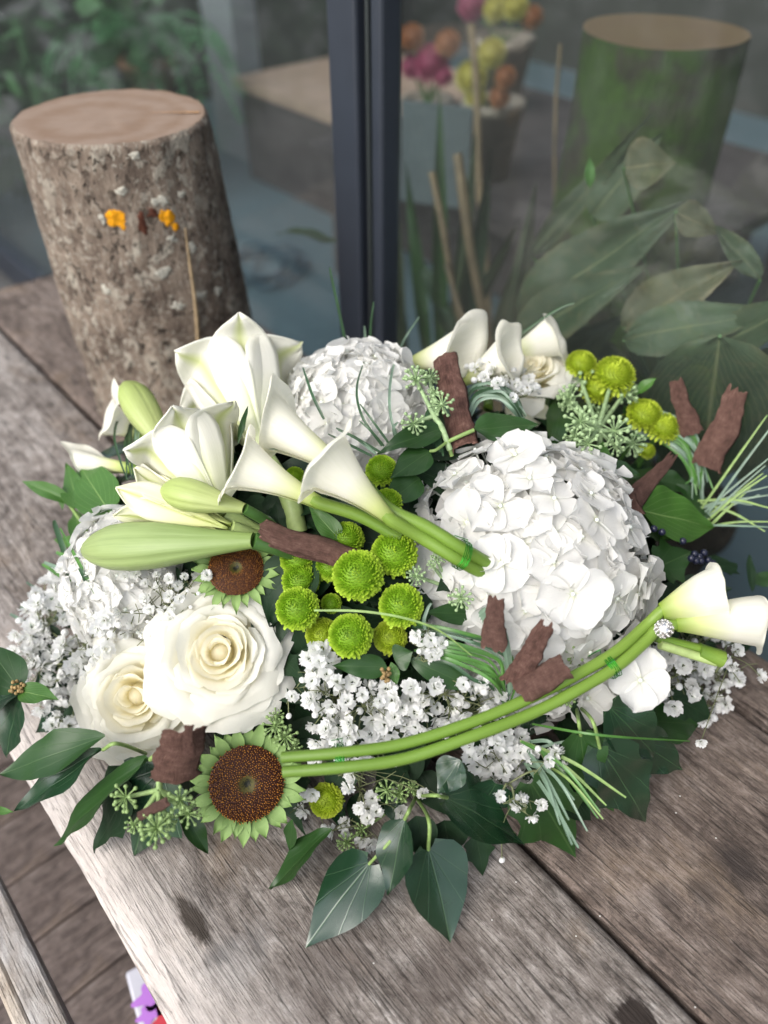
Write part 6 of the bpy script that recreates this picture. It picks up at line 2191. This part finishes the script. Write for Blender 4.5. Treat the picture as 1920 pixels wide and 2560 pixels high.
# pots of chrysanthemums behind the glass
for (x, y, pd, heads, lab) in ((1235, 250, 150, [(1180, 190, 90, 'mum_shop_yellow'), (1230, 130, 80, 'mum_shop_yellow'), (1265, 190, 60, 'mum_shop_orange'), (1190, 240, 60, 'mum_shop_yellow'), (1250, 240, 60, 'mum_shop_orange')], 'cream pot of yellow chrysanthemums behind the glass'),
                               (1070, 245, 130, [(1080, 155, 100, 'mum_shop_pink'), (1030, 165, 60, 'mum_shop_pink'), (1030, 90, 70, 'mum_shop_orange'), (1120, 105, 70, 'mum_shop_orange'), (1110, 190, 50, 'mum_shop_pink')], 'pot of magenta chrysanthemums beside the door frame behind the glass'),
                               (1260, 90, 150, [(1240, 20, 70, 'mum_shop_yellow'), (1290, 15, 70, 'mum_shop_yellow'), (1180, 10, 80, 'mum_shop_pink'), (1330, 40, 60, 'mum_shop_orange')], 'pot with yellow and dark red flowers at the top edge behind the glass')):
    v_ = GV + (0.85 if y > 100 else 1.25)
    q = G(x, y, v_)
    r_ = sz(pd, q) * 0.5
    rt = empty('flower_pot', q - Z * 0.16, lab, 'flower pot', 'flower pots behind the right glass')
    mb = MB()
    fn, a__, b__ = lathe([(0, 0), (r_ * 0.72, 0), (r_, 0.14), (r_ * 1.06, 0.14), (r_ * 1.06, 0.16), (r_ * 0.9, 0.16), (r_ * 0.88, 0.145), (0, 0.145)], 36)
    put('pot', mb.grid(fn, 36, 7).mesh('pot', 'pot_cream'), rt)
    # bench leg under the pot so it stands on something
    for (hx, hy, hd, mt) in heads:
        p = G(hx, hy, v_ - 0.03 + random.uniform(-.03, .03))
        rd = sz(hd, p) * 0.5
        W = zframe(p, tocam(p) + Z * 0.7, random.uniform(0, 6))
        key = mt
        if key not in MUMS:
            MUMS[key] = [mum_mesh(5, mt, 150)]
        o = put('blossom', MUMS[key][0], rt, W @ Matrix.Diagonal((rd, rd, rd, 1)))
        o['kind'] = 'stuff'
        stem_on(rt, [q + Vector((0, 0, -0.02)), p - W.to_3x3() @ Vector((0, 0, rd * 0.3))], 0.003, 'stem_dark', 5)
pa, pb = G(1000, 330, GV + 0.75), G(1000, 330, GV + 1.6)
u_c = pa.dot(U)
zt_ = G(1235, 250, GV + 0.85).z - 0.165
mb = MB().box((u_c - 0.75, GV + 0.68, zt_ - 0.03), (u_c + 0.28, GV + 1.5, zt_), UVM)
for (du, dv) in ((-0.7, 0.72), (0.2, 0.72), (-0.7, 1.45), (0.2, 1.45)):
    mb.box((u_c + du, GV + dv, FLOOR + 0.005), (u_c + du + 0.04, GV + dv + 0.04, zt_ - 0.0305), UVM)
o = put('plant_bench', mb.mesh('plant_bench', 'block_brown', False))
tag(o, 'dark low bench carrying flower pots behind the right glass', 'bench')
q = G(1090, 340, GV + 0.62)
mb = MB().box((-0.075, -0.004, -0.14), (0.075, 0.004, 0.06), Matrix.Translation(q) @ Matrix.Rotation(R(-20), 4, 'Z'))
o = put('slate_card', mb.mesh('slate_card', 'slate_card', False))
tag(o, 'pale blue grey board leaning behind the canes inside', 'board')

# left pane: fern, post, block with tan top, coil of cable
q = G(375, 190, GV + 0.7)
fr_ = empty('hanging_fern', q, 'green fern spilling from a terracotta pot behind the left glass', 'potted plant')
fn, a__, b__ = lathe([(0, -0.10), (0.06, -0.10), (0.085, 0.03), (0.095, 0.03), (0.095, 0.055), (0.08, 0.055), (0, 0.045)], 36)
put('pot', MB().grid(fn, 36, 6).mesh('pot', 'terracotta'), fr_)
random.seed(23)
for i in range(46):
    g = random.uniform(0, 6.28)
    ln = random.uniform(0.16, 0.36)
    p0 = q + Vector((0, 0, 0.05))
    hd = Vector((math.cos(g), math.sin(g), 0))
    pts = [p0, p0 + hd * ln * 0.4 + Z * random.uniform(0.05, 0.14), p0 + hd * ln * 0.8 + Z * random.uniform(-0.02, 0.06), p0 + hd * ln - Z * random.uniform(0.05, 0.22)]
    c = cr(pts, 7)
    mb = MB()
    for k in range(2, len(c) - 1):
        d_ = (c[k + 1] - c[k]).normalized()
        sd_ = d_.cross(Z).normalized()
        for s_ in (-1, 1):
            L_ = 0.034 * (1 - (k / len(c)) ** 2) + 0.008
            F = frame(c[k] - q, c[k] - q + sd_ * s_ + d_ * 0.4 - Z * 0.25, Z)
            mb.grid(lambda a, t: ((a * 2 - 1) * 0.006 * interp(SHAPES['lance'], t), L_ * t, 0), 2, 3, F)
    mb.tube([x_ - q for x_ in c], 0.0011, 4)
    put('frond', mb.mesh('frond', 'fern_green'), fr_, Matrix.Translation(q))
mb = MB().tube([q + Vector((0, 0, 0.06)), Vector((q.x, q.y, sc))], 0.002, 6)
for i in range(3):
    g = i * 2.1
    mb.tube([q + Vector((0.09 * math.cos(g), 0.09 * math.sin(g), 0.05)), q + Vector((0, 0, 0.40))], 0.0015, 5)
mb.v = [tuple(Vector(x_) - q) for x_ in mb.v]
put('hanger', mb.mesh('hanger', 'frame_dark'), fr_)

pc = G(560, 200, GV + 1.05)
pu, pw_ = pc.dot(U), sz(112, pc) * 0.5
mb = MB().box((pu - pw_ * 1.2, GV + 1.05, FLOOR + 0.005), (pu + pw_ * 1.2, GV + 1.15, sc - 0.002), UVM)
o = put('post', mb.mesh('post', 'post_grey', False))  # solid post stands in for a column's reflection in the pane
tag(o, 'pale grey square post standing in for a column reflected in the left glass', 'post')
# block: top face tan, front dark
bz = -0.12
c0 = P(640, 185, bz)
c1 = P(640, 480, FLOOR)
bu, bvv = c0.dot(U), c0.dot(V)
bl = empty('plant_block', UVM, 'brown grey block with a tan top slab behind the left glass', 'planter')
v0b = P(700, 480, FLOOR).dot(V)
mb = MB().box((bu - 1.6, v0b, FLOOR + 0.005), (bu, v0b + 0.6, bz - 0.03))
put('body', mb.mesh('body', 'block_brown', False), bl)
mb = MB().box((bu - 1.62, v0b - 0.02, bz - 0.0295), (bu + 0.02, v0b + 0.62, bz))
put('slab', mb.mesh('slab', 'block_top', False), bl)
cb = empty('cable_coil', P(660, 670, FLOOR + 0.008), 'loose coil of dark blue cable on the floor behind the left glass', 'cable')
o0 = P(660, 670, FLOOR + 0.012)
pts = []
for i in range(150):
    g = i * 0.22
    pts.append(Vector((math.cos(g) * (0.09 + 0.03 * math.sin(i * 0.11)) + 0.04 * math.sin(i * 0.05), math.sin(g) * (0.11 + 0.04 * math.cos(i * 0.13)), 0.004 + 0.012 * (0.5 + 0.5 * math.sin(i * 0.5)))))
put('cable', MB().tube(pts, 0.004, 6).mesh('cable', 'cable_dark'), cb)
ll = empty('fallen_leaf', G(820, 600, GV + 0.06), 'narrow green leaf tip beside the door frame, standing in for a reflected leaf', 'leaf')
leaf_on(ll, G(850, 605, GV + 0.06), G(675, 553, GV + 0.08), 34, 'long', 'leaf_deep', Z + tocam(G(820, 600, GV)))  # modelled leaf set behind the pane in place of a reflected one

# ================================================================== GARDEN OUTSIDE, SEEN ONLY IN THE GLASS
random.seed(31)
mb = MB()
for i in range(11):
    g = R(118 + i * 8.5)
    dist = 2.4 + 0.5 * (i % 3)
    c = Vector((dist * math.cos(g), dist * math.sin(g) + 0.6, FLOOR - 0.07))
    mb.tube([c, c + Vector((0.02, 0, 0.3)), c + Vector((0, 0.03, 0.6))], [0.03, 0.022, 0.012], 7)
    for k in range(420):
        d = Vector((random.gauss(0, 1), random.gauss(0, 1), random.gauss(0, 1))).normalized() * random.uniform(0.55, 1) ** 0.6
        p = c + Vector((d.x * 0.42, d.y * 0.42, 0.55 + d.z * 0.45))
        F = frame(p, p + d + Vector((random.gauss(0, .5), random.gauss(0, .5), random.gauss(0, .5))), Vector((random.gauss(0, 1), random.gauss(0, 1), 1)))
        L_ = random.uniform(0.06, 0.12)
        mb.grid(lambda a, t: ((a * 2 - 1) * L_ * 0.3 * interp(SHAPES['ovate'], t), L_ * t, -0.1 * L_ * t * t), 2, 3, F)
tag(put('hedge', mb.mesh('hedge', 'tuft_leaf')), 'dense green hedge beyond the deck mirrored in the glass', 'hedge', None, 'stuff')
